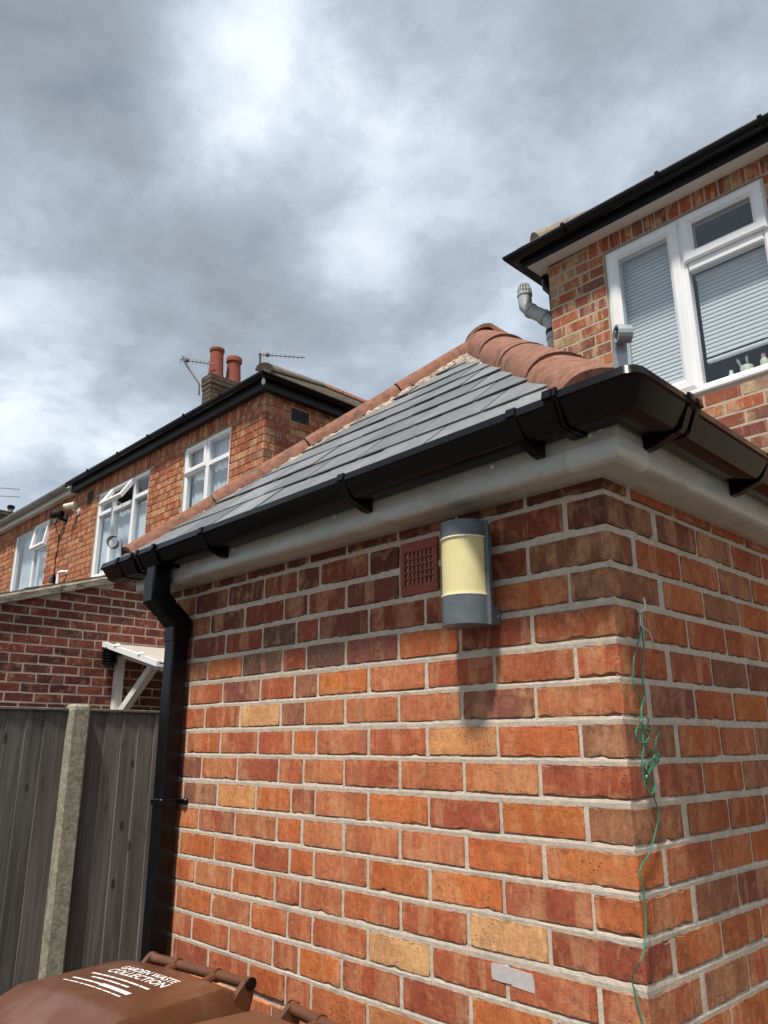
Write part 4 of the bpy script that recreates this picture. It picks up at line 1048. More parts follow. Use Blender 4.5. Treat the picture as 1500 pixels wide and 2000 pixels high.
# ================================================================== fence
FX = -3.40; FT = 1.886
def fence(y0, y1, label, grp='grey board fence panels'):
    f_ = thing('fence_panel', label, 'fence', (FX, (y0+y1)/2, 0), grp)
    y = y0+0.003; k = 0
    while y < y1-0.02:
        w_ = min(R.uniform(0.094, 0.108), y1-y); t1 = R.uniform(0.012, 0.015)
        m = MB(); lean = jit(0.0015)
        # feather-edged board: thick at its near edge, thin where the next laps over
        m.add([(FX+0.004+t1, y, 0.16), (FX+0.006, y+w_+0.012, 0.16), (FX-0.004, y+w_+0.012, 0.16), (FX-0.002, y, 0.16),
               (FX+0.004+t1, y+lean, FT-0.012+jit(.002)), (FX+0.006, y+w_+0.012+lean, FT-0.012), (FX-0.004, y+w_+0.012+lean, FT-0.012), (FX-0.002, y+lean, FT-0.012)],
              [(0, 1, 2, 3), (4, 7, 6, 5), (0, 4, 5, 1), (1, 5, 6, 2), (2, 6, 7, 3), (3, 7, 4, 0)])
        me = m.mesh('board'); link('board', me, 'grey_timber', f_)
        y += w_; k += 1
    B('capping', 'grey_timber', f_, FX-0.018, FX+0.028, y0+0.002, y1-0.002, FT-0.011, FT+0.004, 0.003)
    for z in (0.35, 1.0, 1.62): B('rail', 'grey_timber', f_, FX-0.06, FX-0.006, y0, y1, z-0.04, z+0.04, 0.003)
    B('gravel_board', 'concrete_post', f_, FX-0.02, FX+0.02, y0, y1, 0.0, 0.155, 0.004)
    return f_
def post(y, label):
    m = MB(); n_ = 16
    v = []; f = []
    prof = [(-0.052, -0.045), (-0.040, -0.052), (0.040, -0.052), (0.052, -0.040), (0.052, 0.040), (0.040, 0.052), (-0.040, 0.052), (-0.052, 0.045)]
    zs_ = [0, .5, 1.0, 1.3, 1.5, 1.7, 1.82, 1.88, 1.900, 1.912]; 
    for i, z in enumerate(zs_):
        sh = 1.0 if i < 8 else (0.93 if i == 8 else 0.72)
        for a, b in prof: v.append((FX+0.014+a*sh+jit(.0015), y+b*sh+jit(.0015), z))
    for i in range(len(zs_)-1):
        for k in range(8): f.append((i*8+k, i*8+(k+1) % 8, (i+1)*8+(k+1) % 8, (i+1)*8+k))
    f += [tuple(range(8)), tuple((len(zs_)-1)*8+k for k in range(8))[::-1]]
    m.add(v, f); o_ = m.obj('concrete_post', 'concrete_post'); tag(o_, label, 'post')
    return o_
PY = 0.235
post(PY, 'lichen-stained concrete fence post between two grey board panels')
fence(PY-1.85, PY-0.054, 'weathered grey board fence panel left of the concrete post')
fence(PY+0.054, PY+1.88, 'weathered grey board fence panel between concrete post and black downpipe')

# ================================================================== windows, walls, eaves
def bar(m, x0, x1, z0, z1, y0, y1, c=0.006): m.box(x0, x1, y0, y1, z0, z1, c)
def ring(x0, x1, z0, z1, w_, y0, y1, c=0.006, wb=None):
    m = MB(); wb = wb or w_
    # four mitred members
    def member(pts_o, pts_i):
        v = [(x, y1, z) for x, z in pts_o]+[(x, y1, z) for x, z in pts_i[::-1]]
        (ox0, oz0), (ox1, oz1) = pts_o; (ix0, iz0), (ix1, iz1) = pts_i
        def lerp(a, b, t_): return a+(b-a)*t_
        k = 0.18
        A = [(ox0, y1, oz0), (ox1, y1, oz1)]; A2 = [(ox0, y0+c, oz0), (ox1, y0+c, oz1)]
        Bq = [(lerp(ox0, ix0, k), y0, lerp(oz0, iz0, k)), (lerp(ox1, ix1, k), y0, lerp(oz1, iz1, k))]
        C = [(lerp(ox0, ix0, 0.70), y0, lerp(oz0, iz0, 0.70)), (lerp(ox1, ix1, 0.70), y0, lerp(oz1, iz1, 0.70))]
        D = [(ix0, y0+c*2.6, iz0), (ix1, y0+c*2.6, iz1)]; E_ = [(ix0, y1, iz0), (ix1, y1, iz1)]
        seq = [A, A2, Bq, C, D, E_]; vv = [q for s_ in seq for q in s_]
        ff = [(2*i, 2*i+1, 2*i+3, 2*i+2) for i in range(5)]+[(10, 11, 1, 0), (0, 2, 4, 6, 8, 10), (1, 11, 9, 7, 5, 3)]
        m.add(vv, ff)
    o = [(x0, z0), (x1, z0), (x1, z1), (x0, z1)]; i_ = [(x0+w_, z0+wb), (x1-w_, z0+wb), (x1-w_, z1-w_), (x0+w_, z1-w_)]
    for k in range(4): member((o[k], o[(k+1) % 4]), (i_[k], i_[(k+1) % 4]))
    return m
def room(parent, x0, x1, z0, z1, y0, y1):
    m = MB(); v = [(x0, y0, z0), (x1, y0, z0), (x1, y0, z1), (x0, y0, z1), (x0, y1, z0), (x1, y1, z0), (x1, y1, z1), (x0, y1, z1)]
    m.add(v, [(4, 5, 6, 7), (0, 1, 5, 4), (3, 7, 6, 2), (0, 4, 7, 3), (1, 2, 6, 5)])
    me = bpy.data.meshes.new('room'); me.from_pydata(m.v, [], m.f); return link('room', me, 'room_wall', parent)
def pane(parent, x0, x1, z0, z1, y, tilt=0.0):
    m = MB(); m.add([(x0, y, z0), (x1, y, z0), (x1, y, z1), (x0, y, z1)], [(0, 1, 2, 3)]); return m.obj('pane', 'glass', parent)
def wall_panel(m, u0, u1, z0, z1, holes, place, dep=0.10):
    us = sorted({u0, u1, *[h[0] for h in holes], *[h[1] for h in holes]}); zs = sorted({z0, z1, *[h[2] for h in holes], *[h[3] for h in holes]})
    for a, b in zip(us, us[1:]):
        for c, d_ in zip(zs, zs[1:]):
            um, zm = (a+b)/2, (c+d_)/2
            if any(h[0] < um < h[1] and h[2] < zm < h[3] for h in holes): continue
            m.add([place(a, 0, c), place(b, 0, c), place(b, 0, d_), place(a, 0, d_)], [(0, 1, 2, 3)])
    for h in holes:
        a, b, c, d_ = h
        for q in (((a, c), (a, d_)), ((b, c), (b, d_)), ((a, c), (b, c)), ((a, d_), (b, d_))):
            (p1, p2), (p3, p4) = q
            m.add([place(p1, 0, p2), place(p3, 0, p4), place(p3, dep, p4), place(p1, dep, p2)], [(0, 1, 2, 3)])
def lay(parent, u0, u1, ztop, zbot, place, rotz, mats, Hc, Lc, meshes, cols, holes, indiv, massm, bh, bl, start=0.0, corner=None, mdir=1, soldier=()):
    """lay courses downwards from ztop; place(u, z) -> location of the face centre"""
    k = 0
    while ztop-(k+1)*Hc > zbot-0.001:
        zc = ztop-(k+0.5)*Hc; z0, z1 = zc-bh/2, zc+bh/2
        u = u0-start-(Lc/2 if k % 2 else 0)
        if corner: u = u0+corner[k % 2]
        while u < u1-0.005:
            a, b = max(u, u0)+0.004, min(u+Lc, u1)-0.004
            segs = [(a, b)]
            for h in holes:
                if z1 > h[2]-0.002 and zc < h[3]:
                    ns = []
                    for s_ in segs:
                        if s_[1] <= h[0] or s_[0] >= h[1]: ns.append(s_)
                        else:
                            if s_[0] < h[0]: ns.append((s_[0], h[0]-0.002))
                            if s_[1] > h[1]: ns.append((h[1]+0.002, s_[1]))
                            if h[2]-0.006-z0 > 0.02 and indiv(u, zc):      # cut course below a sill
                                ca, cb_ = max(s_[0], h[0]), min(s_[1], h[1]); hh = h[2]-0.006-z0
                                if cb_-ca > 0.025:
                                    x, y, z = place((ca+cb_)/2, z0+hh/2)
                                    link('brick', R.choice(meshes), None, parent, (x, y, z), rotz=rotz, scale=((cb_-ca)/bl, 1, hh/bh), color=cols())
                    segs = ns
            for a, b in segs:
                L = b-a
                if L < 0.025: continue
                um = (a+b)/2; col = cols()
                if indiv(um, zc):
                    x, y, z = place(um, zc)
                    link('brick', R.choice(meshes), None, parent, (x, y, z+jit(.001)), rotz=rotz, scale=(L/bl, 1, 1), color=col)
                elif massm is not None:
                    pa = place(a, z0); pb = place(b, z1)
                    if rotz == 0: massm.box(a, b, pa[1], pa[1]+0.03, z0, z1, 0.003, col)
                    else: massm.box(pa[0]-0.03, pa[0], a, b, z0, z1, 0.003, col)
            u += Lc
        k += 1
def house_cols():
    if R.random() < 0.20: return tuple(x*(1+jit(.12)) for x in (0.40, 0.255, 0.150))
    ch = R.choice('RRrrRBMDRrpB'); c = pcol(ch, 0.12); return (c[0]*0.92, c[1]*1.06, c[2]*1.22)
HB = 0.0755; HLn = 0.2205
hb_meshes = far_brick_meshes(HLn, HB, 0.025, 'house_brick')
def half_gutter(r, t_=0.004, n=10):
    pr = [(r*2*0.5+r*math.cos(math.pi+math.pi*i/n), r*math.sin(math.pi+math.pi*i/n)) for i in range(n+1)]
    inn = [(r+(r-t_)*math.cos(math.pi+math.pi*i/n), (r-t_)*math.sin(math.pi+math.pi*i/n)) for i in range(n+1)][::-1]
    return pr+inn
def eaves(house, path, zs, of, fh, smat, fmat, gmat, gr_=0.055, gtop=None, clips=()):
    fr0 = frames(path)
    m = MB(); m.sweep([(0, zs), (of, zs), (of, zs+0.012), (0, zs+0.012)], fr0); m.obj('soffit', smat, house)
    m = MB(); m.sweep([(of+0.0005, zs-0.010), (of+0.018, zs-0.010), (of+0.018, zs+fh), (of+0.0005, zs+fh)], fr0); m.obj('fascia', fmat, house)
    gt = gtop or zs+fh-0.01
    pr = [(o_+of+0.020, z_+gt) for o_, z_ in half_gutter(gr_)]
    m = MB(); m.sweep(pr, fr0); g_ = m.obj('gutter', gmat, house, smooth=True)
    return g_
def stepped_slope(a0, a1, up, nrow, rise, shrink0, shrink1, mat, parent, name='roof_slope', lift=0.028):
    """a0->a1 eave line; up = horizontal vector from eave to ridge; ends shrink along the line as it climbs"""
    a0, a1, up = Vector(a0), Vector(a1), Vector(up); e = (a1-a0).normalized(); m = MB()
    for k in range(nrow):
        t0, t1 = k/nrow, (k+1)/nrow
        q = [a0+e*shrink0*t0+up*t0, a1-e*shrink1*t0+up*t0, a1-e*shrink1*t1+up*t1, a0+e*shrink0*t1+up*t1]
        z = [rise*t0, rise*t0, rise*t1, rise*t1]
        top = [q[i]+Vector((0, 0, z[i]+(lift if i < 2 else 0))) for i in range(4)]
        bot = [q[i]+Vector((0, 0, z[i]-0.01)) for i in range(2)]
        m.add(top+bot, [(0, 1, 2, 3), (0, 4, 5, 1)])
    return m.obj(name, mat, parent)

# ------------------------------------------------------------------ the house behind the outhouse
house = thing('brick_house', 'red and buff brick house with venetian-blind window behind the outhouse', 'house', (1.2, 6, 0))
HX0, HX1 = -1.905, 4.2; HS = 5.170
WIN = (-1.445, -0.345, 3.770, 5.050)
m = MB(); hm = 0.0016
wall_panel(m, HX0+0.004, HX1, 0, HS+0.05, [WIN], lambda u, d_, z: (u, HY+hm+d_, z), 0.16)
m.add([(HX0+hm, HY+hm, 0), (HX0+hm, 9.8, 0), (HX0+hm, 9.8, HS+.05), (HX0+hm, HY+hm, HS+.05), (HX1, HY+hm, 0), (HX1, 9.8, 0), (HX1, 9.8, HS+.05), (HX1, HY+hm, HS+.05)], [(0, 1, 2, 3), (4, 7, 6, 5), (1, 5, 6, 2)])
hwall = m.obj('wall', 'house_mortar', house)
hmass = MB()
ztop = HS+0.03+0.087*0; 
# soldier course over the window
sx = WIN[0]-0.12
hole2 = (WIN[0]-0.118, WIN[1]+0.12, WIN[3], HS+0.1)
x = hole2[0]
while x < hole2[1]-0.03:
    w_ = 0.0775
    m = MB(); m.box(-w_/2, w_/2, 0, 0.03, -0.06, 0.075, 0.003); link('soldier_brick', m.mesh('soldier_brick'), 'house_brick', hwall, (x+w_/2+0.004, HY+jit(.001), WIN[3]+0.064), color=pcol(R.choice('rrDRrMB')))
    x += 0.0866
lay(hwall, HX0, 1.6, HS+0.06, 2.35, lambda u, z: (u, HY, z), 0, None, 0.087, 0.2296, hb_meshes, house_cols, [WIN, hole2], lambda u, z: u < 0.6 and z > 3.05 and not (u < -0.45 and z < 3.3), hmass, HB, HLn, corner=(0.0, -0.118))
for k in range(34):                                # returning bricks on the hidden flank
    zc = HS+0.06-(k+0.5)*0.087; y = HY+(0.11 if k % 2 == 0 else 0.225)
    while y < 5.5:
        hmass.box(HX0-0.001, HX0+0.03, y, y+0.2215, zc-HB/2, zc+HB/2, 0.003, house_cols()); y += 0.2296
hmass.obj('hidden_bricks', 'house_brick_mass', hwall, kind='stuff')
# window
wy = HY+0.018
win = ring(WIN[0], WIN[1], WIN[2], WIN[3], 0.058, wy, wy+0.065, wb=0.065).obj('window', 'frame_plastic', house)
B('sill', 'frame_plastic', win, WIN[0]-0.01, WIN[1]+0.01, wy-0.032, wy-0.0005, WIN[2]-0.004, WIN[2]+0.028, 0.008)
MX = -0.900
B('mullion', 'frame_plastic', win, MX-0.026, MX+0.026, wy+0.0005, wy+0.06, WIN[2]+0.05, WIN[3]-0.05, 0.004)
B('transom', 'frame_plastic', win, MX+0.027, WIN[1]-0.05, wy+0.001, wy+0.06, 4.625, 4.695, 0.010)
sash1 = ring(WIN[0]+0.020, MX-0.010, WIN[2]+0.050, WIN[3]-0.020, 0.078, wy-0.016, wy+0.05).obj('casement', 'frame_plastic', win)
sash2 = ring(MX+0.012, WIN[1]-0.018, 4.690, WIN[3]-0.016, 0.076, wy-0.020, wy+0.05).obj('casement', 'frame_plastic', win)
pane(win, WIN[0]+0.09, MX-0.08, WIN[2]+0.12, WIN[3]-0.09, wy+0.012); pane(win, MX+0.02, WIN[1]-0.05, WIN[2]+0.06, 4.63, wy+0.022); pane(win, MX+0.08, WIN[1]-0.085, 4.76, WIN[3]-0.085, wy+0.012)
room(house, WIN[0]-0.5, WIN[1]+0.5, WIN[2]-0.25, WIN[3]+0.1, HY+0.168, HY+2.2)
B('window_board', 'frame_plastic', house, WIN[0]+0.06, WIN[1]-0.06, wy+0.066, wy+0.26, WIN[2]+0.045, WIN[2]+0.065, 0.003)
def blind(x0, x1, z0, z1, label, tilt=76):
    b_ = thing('venetian_blind', label, 'blind', ((x0+x1)/2, HY+0.125, z0), 'pale venetian blinds in the house window')
    z = z1; me = None; L = x1-x0; an = math.radians(tilt); hw = 0.0190; crv = 0.0034
    m = MB(); v = []
    for xx in (-L/2, L/2):
        for k in range(5):
            t_ = -1+k/2; c_ = crv*(1-t_*t_)
            v.append((xx, math.cos(an)*hw*t_-math.sin(an)*c_, math.sin(an)*hw*t_+math.cos(an)*c_))
    m.add(v, [(k, k+1, 6+k, 5+k) for k in range(4)])
    me = m.mesh('slat'); me.materials.append(MATS['blind_slat'])
    while z > z0+0.03:
        link('slat', me, None, b_, ((x0+x1)/2, HY+0.125, z)); z -= 0.0290
    B('bottom_rail', 'blind_slat', b_, x0, x1, HY+0.110, HY+0.140, z0, z0+0.022, 0.004)
    B('head_rail', 'blind_slat', b_, x0, x1, HY+0.105, HY+0.145, z1+0.012, z1+0.05, 0.003)
    for xx in (x0+0.09, x1-0.09):
        m = MB(); m.tube([(xx, HY+0.112, z0+0.01), (xx, HY+0.112, z1+0.02)], 0.0009, 5); m.obj('cord', 'blind_slat', b_)
    return b_
blind(WIN[0]+0.066, MX-0.032, WIN[2]+0.075, WIN[3]-0.125, 'closed pale venetian blind behind the left tall pane')
blind(MX+0.032, WIN[1]-0.066, 4.005, 4.585, 'pale venetian blind, partly raised, behind the right lower pane')
# things on the window board
SZ = WIN[2]+0.0655; SY = HY+0.155-0.004
pot = thing('brush_pot', 'cream pot holding two white brushes on the window board', 'pot', (-0.650, SY, SZ))
m = MB(); m.lathe([(0.030, 0.0), (0.036, 0.004), (0.039, 0.075), (0.036, 0.080), (0.033, 0.074), (0.030, 0.01)], (-0.650, SY, SZ), 18); m.obj('pot_body', 'cream_ceramic', pot, smooth=True)
for dx_, dy_, ln in ((-0.040, 0, 0.075), (0.004, 0.01, 0.085)):
    m = MB(); m.tube([(-0.650+dx_*.3, SY, SZ+0.03), (-0.650+dx_*.8, SY+dy_, SZ+0.09), (-0.650+dx_*1.1, SY+dy_, SZ+0.095+ln*.45), (-0.650+dx_*1.25, SY+dy_, SZ+0.085+ln*.8)], 0.004, 8, rs=[0.0035, 0.004, 0.009, 0.006]); m.obj('brush', 'frame_plastic', pot, smooth=True)
def bottle(x_, h_, r_, mat, capm, name, label, cat='bottle'):
    b_ = thing(name, label, cat, (x_, SY, SZ))
    m = MB(); m.lathe([(r_*0.9, 0), (r_, 0.004), (r_, h_*0.66), (r_*0.6, h_*0.76), (r_*0.55, h_*0.78)], (x_, SY, SZ), 16); m.obj('bottle_body', mat, b_, smooth=True)
    m = MB(); m.lathe([(r_*0.62, 0), (r_*0.62, h_*0.2), (r_*0.5, h_*0.22)], (x_, SY, SZ+h_*0.781), 14); m.obj('cap', capm, b_, smooth=True)
bottle(-0.745, 0.085, 0.018, 'frame_plastic', 'frame_plastic', 'cream_tube', 'small white tube on the window board left of the brush pot', 'tube')
bottle(-0.545, 0.125, 0.024, 'cream_ceramic', 'pink_plastic', 'lotion_bottle', 'cream bottle with pink cap on the window board')
bottle(-0.480, 0.115, 0.025, 'pink_plastic', 'frame_plastic', 'pump_bottle', 'pink bottle with white cap at the right edge of window board')
# eaves and roof
GH = eaves(house, [(HX0, 9.6, 0), (HX0, HY, 0), (HX1, HY, 0)], HS, 0.118, 0.10, 'white_plastic', 'black_paint', 'black_plastic', 0.052, HS+0.082)
for xx in (-1.62, -0.9, -0.25, -0.1, 0.5):
    m = MB(); pr = [(o_+0.138, z_+HS+0.082) for o_, z_ in half_gutter(0.056, 0.007)]; m.sweep(pr, frames([(xx, HY, 0), (xx+0.025, HY, 0)])); m.obj('gutter_clip', 'black_plastic', GH, smooth=True)
    B('gutter_lug', 'black_plastic', GH, xx, xx+0.025, HY-0.252, HY-0.235, HS+0.078, HS+0.094)
hr = 0.13; pitch = math.tan(math.radians(33))
hx0, hx1, hy0, hy1 = HX0-0.16, HX1+0.16, HY-0.16, 9.8
half = (hy1-hy0)/2
hroof = stepped_slope((hx0, hy0, HS+hr), (hx1, hy0, HS+hr), (0, half, 0), 12, half*pitch, half, 0, 'grey_tile', house, 'roof')
stepped_slope((hx0, hy1, HS+hr), (hx0, hy0, HS+hr), (half, 0, 0), 12, half*pitch, half, half, 'grey_tile', hroof, 'roof_slope')
m = MB(); m.add([(hx1, hy1, HS+hr), (hx0, hy1, HS+hr), (hx0+half, hy0+half, HS+hr+half*pitch), (hx1, hy0+half, HS+hr+half*pitch)], [(0, 1, 2, 3)]); m.obj('roof_slope', 'grey_tile', hroof)
def cap_tiles(a, b, n, r, mat, parent, name='hip_tile'):
    a, b = Vector(a), Vector(b); d_ = (b-a)/n; sd_ = d_.cross(Vector((0, 0, 1))).normalized(); up_ = sd_.cross(d_).normalized()
    for k in range(n):
        m = MB(); v = []; ns = 10
        for j, t_ in enumerate((0.0, 0.97)):
            q = a+d_*(k+t_)
            for i in range(ns+1):
                an = math.pi*i/ns; v.append(q+sd_*r*math.cos(an)+up_*(r*0.85*math.sin(an)-r*0.25+jit(.002)))
        f = [(i, i+1, ns+2+i, ns+1+i) for i in range(ns)]+[tuple(range(ns+1)), tuple(range(ns+1, 2*ns+2))[::-1], (0, ns+1, 2*ns+1, ns)]
        m.add(v, f); m.obj(name, mat, parent, smooth=False)
cap_tiles((hx0+0.10, hy0+0.10, HS+hr+0.075), (hx0+2.1, hy0+2.1, HS+hr+0.075+2.0*pitch), 6, 0.12, 'grey_tile', hroof)
# rainwater pipe stub turning in from the corner gutter
m = MB(); m.tube([(HX0-0.085, HY+0.10, HS-0.00), (HX0-0.085, HY+0.10, HS-0.10), (HX0-0.045, HY+0.12, HS-0.16), (HX0-0.042, HY+0.12, HS-0.34)], 0.034, 12); m.obj('rainwater_pipe', 'black_plastic', house, smooth=True)
# soil vent pipe with a wire-cage cap
VP = [(-2.005, 3.03, 2.6), (-2.005, 3.03, 4.72), (-2.015, 3.03, 4.80), (-2.075, 3.02, 4.88), (-2.185, 3.00, 4.975), (-2.222, 2.995, 5.03), (-2.226, 2.995, 5.10), (-2.226, 2.995, 5.125)]
m = MB(); m.tube(VP, 0.055, 18); vp = m.obj('vent_pipe', 'grey_plastic', house, smooth=True)
for a, b, r_ in (((-2.005, 3.03, 4.66), (-2.005, 3.03, 4.70), 0.061), ((-2.055, 3.022, 4.855), (-2.085, 3.018, 4.887), 0.062), ((-2.172, 3.002, 4.965), (-2.190, 3.0, 4.982), 0.0605)):
    m = MB(); m.tube([a, b], r_, 18); m.obj('pipe_collar', 'grey_plastic', vp, smooth=True)
m = MB(); m.tube([(-2.005, 3.03, 4.712), (-2.005, 3.03, 4.735)], 0.063, 18); m.box(-2.005, HX0+0.005, 3.015, 3.045, 4.715, 4.732); m.obj('pipe_strap', 'black_plastic', vp, smooth=True)
m = MB(); cx_, cy_ = -2.226, 2.995
m.tube([(cx_, cy_, 5.118), (cx_, cy_, 5.135)], 0.0605, 18)
for k in range(14):
    an = 2*math.pi*k/14; c1, s1 = math.cos(an), math.sin(an)
    m.tube([(cx_+0.056*c1, cy_+0.056*s1, 5.13), (cx_+0.050*c1, cy_+0.050*s1, 5.19), (cx_+0.036*c1, cy_+0.036*s1, 5.225), (cx_+0.01*c1, cy_+0.01*s1, 5.236)], 0.0052, 5)
for r_, z in ((0.0535, 5.165), (0.043, 5.21)):
    m.tube([(cx_+r_*math.cos(2*math.pi*k/20), cy_+r_*math.sin(2*math.pi*k/20), z) for k in range(21)], 0.005, 5, cap=False)
m.obj('vent_cap', 'grey_plastic', vp, smooth=True)

# ================================================================== neighbouring pair of houses
NX, PX_, NL = -5.550, -10.46, -16.0               # right corner, party line, far end
NS = 5.385                                        # soffit level
WA = (-7.245, -6.215, 3.92, 5.210); WB = (-9.680, -8.115, 3.92, 5.190); WC_ = (-12.945, -11.430, 3.92, 5.200)
nbh = thing('brick_house', 'neighbouring orange brick house with black gutter, two white windows and chimney', 'house', (-8, 6, 0))
nb2 = thing('brick_house', 'far adjoining brick house with pale grey gutter at the left edge', 'house', (-13, 6, 0))
nmass = MB(); nmass2 = MB()
NB_L = 9.9
m = MB(); wall_panel(m, PX_, NX-0.004, 0, NS+0.06, [WA, WB], lambda u, d_, z: (u, HY+0.010+d_, z), 0.14)
nwall = m.obj('front_wall', 'house_mortar', nbh)
m = MB(); m.add([(NX-0.010, HY+0.010, 0), (NX-0.010, NB_L, 0), (NX-0.010, NB_L, NS+.06), (NX-0.010, HY+0.010, NS+.06), (PX_, NB_L, 0), (PX_, NB_L, NS+.06)], [(0, 1, 2, 3), (1, 4, 5, 2)])
nside = m.obj('side_wall', 'house_mortar', nbh)
m = MB(); wall_panel(m, NL, PX_, 0, NS+0.06, [WC_], lambda u, d_, z: (u, HY+0.010+d_, z), 0.14)
m.add([(NL, HY+0.01, 0), (NL, NB_L, 0), (NL, NB_L, NS+.06), (NL, HY+0.01, NS+.06), (PX_, NB_L, 0), (PX_, NB_L, NS+.06)], [(0, 1, 2, 3), (1, 4, 5, 2)])
nwall2 = m.obj('front_wall', 'house_mortar', nb2)
def nb_cols():
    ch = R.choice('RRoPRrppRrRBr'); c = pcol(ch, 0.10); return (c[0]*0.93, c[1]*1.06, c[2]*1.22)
def soldiers(wn, par):
    x = wn[0]-0.10
    while x < wn[1]+0.09:
        m = MB(); m.box(-0.0385, 0.0385, 0, 0.03, -0.095, 0.095, 0.003); link('soldier_brick', m.mesh('soldier_brick'), 'house_brick', par, (x+0.043, HY+jit(.0015), wn[3]+0.103), color=nb_cols())
        x += 0.0866
holes = [WA, WB]+[(w_[0]-0.102, w_[1]+0.10, w_[3], NS+0.1) for w_ in (WA, WB)]
# corner bricks shared by front and side
cbm = []
for par in (0, 1):
    Lf, Lr = ((0.2215, 0.107) if par == 0 else (0.107, 0.2215))
    m = MB(); m.box(-Lf, 0, 0, Lr, -HB/2, HB/2, 0.003); me = m.mesh('brick'); me.materials.append(MATS['house_brick']); cbm.append(me)
k = 0; NT = NS+0.035
while NT-(k+1)*0.087 > 3.0:
    zc = NT-(k+0.5)*0.087
    link('brick', cbm[k % 2], None, nwall, (NX+jit(.001), HY+jit(.001), zc), color=nb_cols()); k += 1
u_front = []
# front, laid from the corner leftwards: use mirrored coordinate u' = NX - x
def mir(hs): return [(NX-h[1], NX-h[0], h[2], h[3]) for h in hs]
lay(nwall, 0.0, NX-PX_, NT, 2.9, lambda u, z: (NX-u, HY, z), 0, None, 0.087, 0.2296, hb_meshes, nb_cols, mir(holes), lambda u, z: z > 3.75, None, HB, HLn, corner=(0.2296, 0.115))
lay(nside, HY, HY+3.2, NT, 2.9, lambda u, z: (NX, u, z), math.pi/2, None, 0.087, 0.2296, hb_meshes, nb_cols, [(3.205, 3.450, 5.165, 5.318)], lambda u, z: z > 4.0 and u < HY+2.2, nmass, HB, HLn, corner=(0.115, 0.2296))
nmass.obj('hidden_bricks', 'house_brick_mass', nside, kind='stuff')
holes2 = [WC_, (WC_[0]-0.102, WC_[1]+0.10, WC_[3], NS+0.1)]
lay(nwall2, NX-PX_+0.001, NX-NL, NT, 2.9, lambda u, z: (NX-u, HY, z), 0, None, 0.087, 0.2296, hb_meshes, nb_cols, mir(holes2), lambda u, z: z > 3.75 and u < NX+13.9, None, HB, HLn, start=0.09)
for w_, p_ in ((WA, nwall), (WB, nwall), (WC_, nwall2)): soldiers(w_, p_)
# air brick in the side wall, dark vent in the front wall
m = MB(); y0, y1, z0, z1 = 3.212, 3.443, 5.170, 5.312
m.box(NX-0.02, NX+0.003, y0, y1, z0, z0+0.018); m.box(NX-0.02, NX+0.003, y0, y1, z1-0.018, z1); m.box(NX-0.02, NX+0.0028, y0, y0+0.018, z0+0.018, z1-0.018); m.box(NX-0.02, NX+0.0028, y1-0.018, y1, z0+0.018, z1-0.018)
for i in range(1, 8): m.box(NX-0.02, NX+0.001, y0+0.018+(y1-y0-0.036)*i/8-0.004, y0+0.018+(y1-y0-0.036)*i/8+0.004, z0+0.018, z1-0.018)
for i in range(1, 5): m.box(NX-0.02, NX+0.0012, y0+0.018, y1-0.018, z0+0.018+(z1-z0-0.036)*i/5-0.004, z0+0.018+(z1-z0-0.036)*i/5+0.004)
av = m.obj('air_brick', 'dark_air_brick', nside); B('air_brick_void', 'void', av, NX-0.03, NX-0.012, y0+.004, y1-.004, z0+.004, z1-.004)
m = MB(); m.box(-10.02, -9.86, HY-0.010, HY+0.002, 5.10, 5.30, 0.003)
for i in range(5): m.box(-10.01, -9.87, HY-0.016, HY-0.0105, 5.12+i*0.034, 5.132+i*0.034)
m.obj('louvre_vent', 'dark_air_brick', nwall)

def nb_window(par, hs, wn, name='window'):
    return ring(wn[0]+0.004, wn[1]-0.004, wn[2], wn[3]-0.003, 0.058, HY+0.022, HY+0.085).obj('window', 'frame_plastic', hs)
def vbar(w_, x_, z0, z1, wd=0.03): return B('mullion', 'frame_plastic', w_, x_-wd, x_+wd, HY+0.0225, HY+0.08, z0, z1, 0.006)
def hbar(w_, x0, x1, z_, wd=0.03): return B('transom', 'frame_plastic', w_, x0, x1, HY+0.023, HY+0.08, z_-wd, z_+wd, 0.006)
def curtain(x0, x1, z0, z1, y_, label):
    m = MB(); nx_ = int((x1-x0)/0.018); v = []
    for z in (z0, (z0+z1)/2, z1):
        for i in range(nx_+1):
            xx = x0+(x1-x0)*i/nx_
            v.append((xx, y_+0.0045*math.sin(xx*62)+0.004*math.sin(xx*27+1.3), z))
    f = [(j*(nx_+1)+i, j*(nx_+1)+i+1, (j+1)*(nx_+1)+i+1, (j+1)*(nx_+1)+i) for j in range(2) for i in range(nx_)]
    m.add(v, f); o_ = m.obj('net_curtain', 'net_fabric', smooth=True); tag(o_, label, 'curtain', 'net curtains in the neighbouring windows'); return o_
# window A: two by two, opening light top left
w1 = nb_window(None, nbh, WA)
vbar(w1, -6.728, WA[2]+.05, WA[3]-.05, 0.036); hbar(w1, -6.69, WA[1]-.05, 4.870); hbar(w1, WA[0]+.05, -6.766, 4.845, 0.02)
ring(WA[0]+0.02, -6.740, 4.850, WA[3]-0.02, 0.066, HY+0.004, HY+0.06).obj('casement', 'frame_plastic', w1)
for a in ((WA[0]+.08, -6.80, 4.91, WA[3]-.08), (-6.70, WA[1]-.055, 4.895, WA[3]-.055), (WA[0]+.055, -6.76, WA[2]+.05, 4.83), (-6.70, WA[1]-.055, WA[2]+.05, 4.845)): pane(w1, *a, HY+0.05)
room(nbh, WA[0]-.3, WA[1]+.3, WA[2]-.3, WA[3]+.1, HY+0.152, HY+1.8)
curtain(WA[0]+.03, WA[1]-.03, WA[2]+.02, WA[3]-.03, HY+0.13, 'white net curtain in the window nearest the neighbouring house corner')
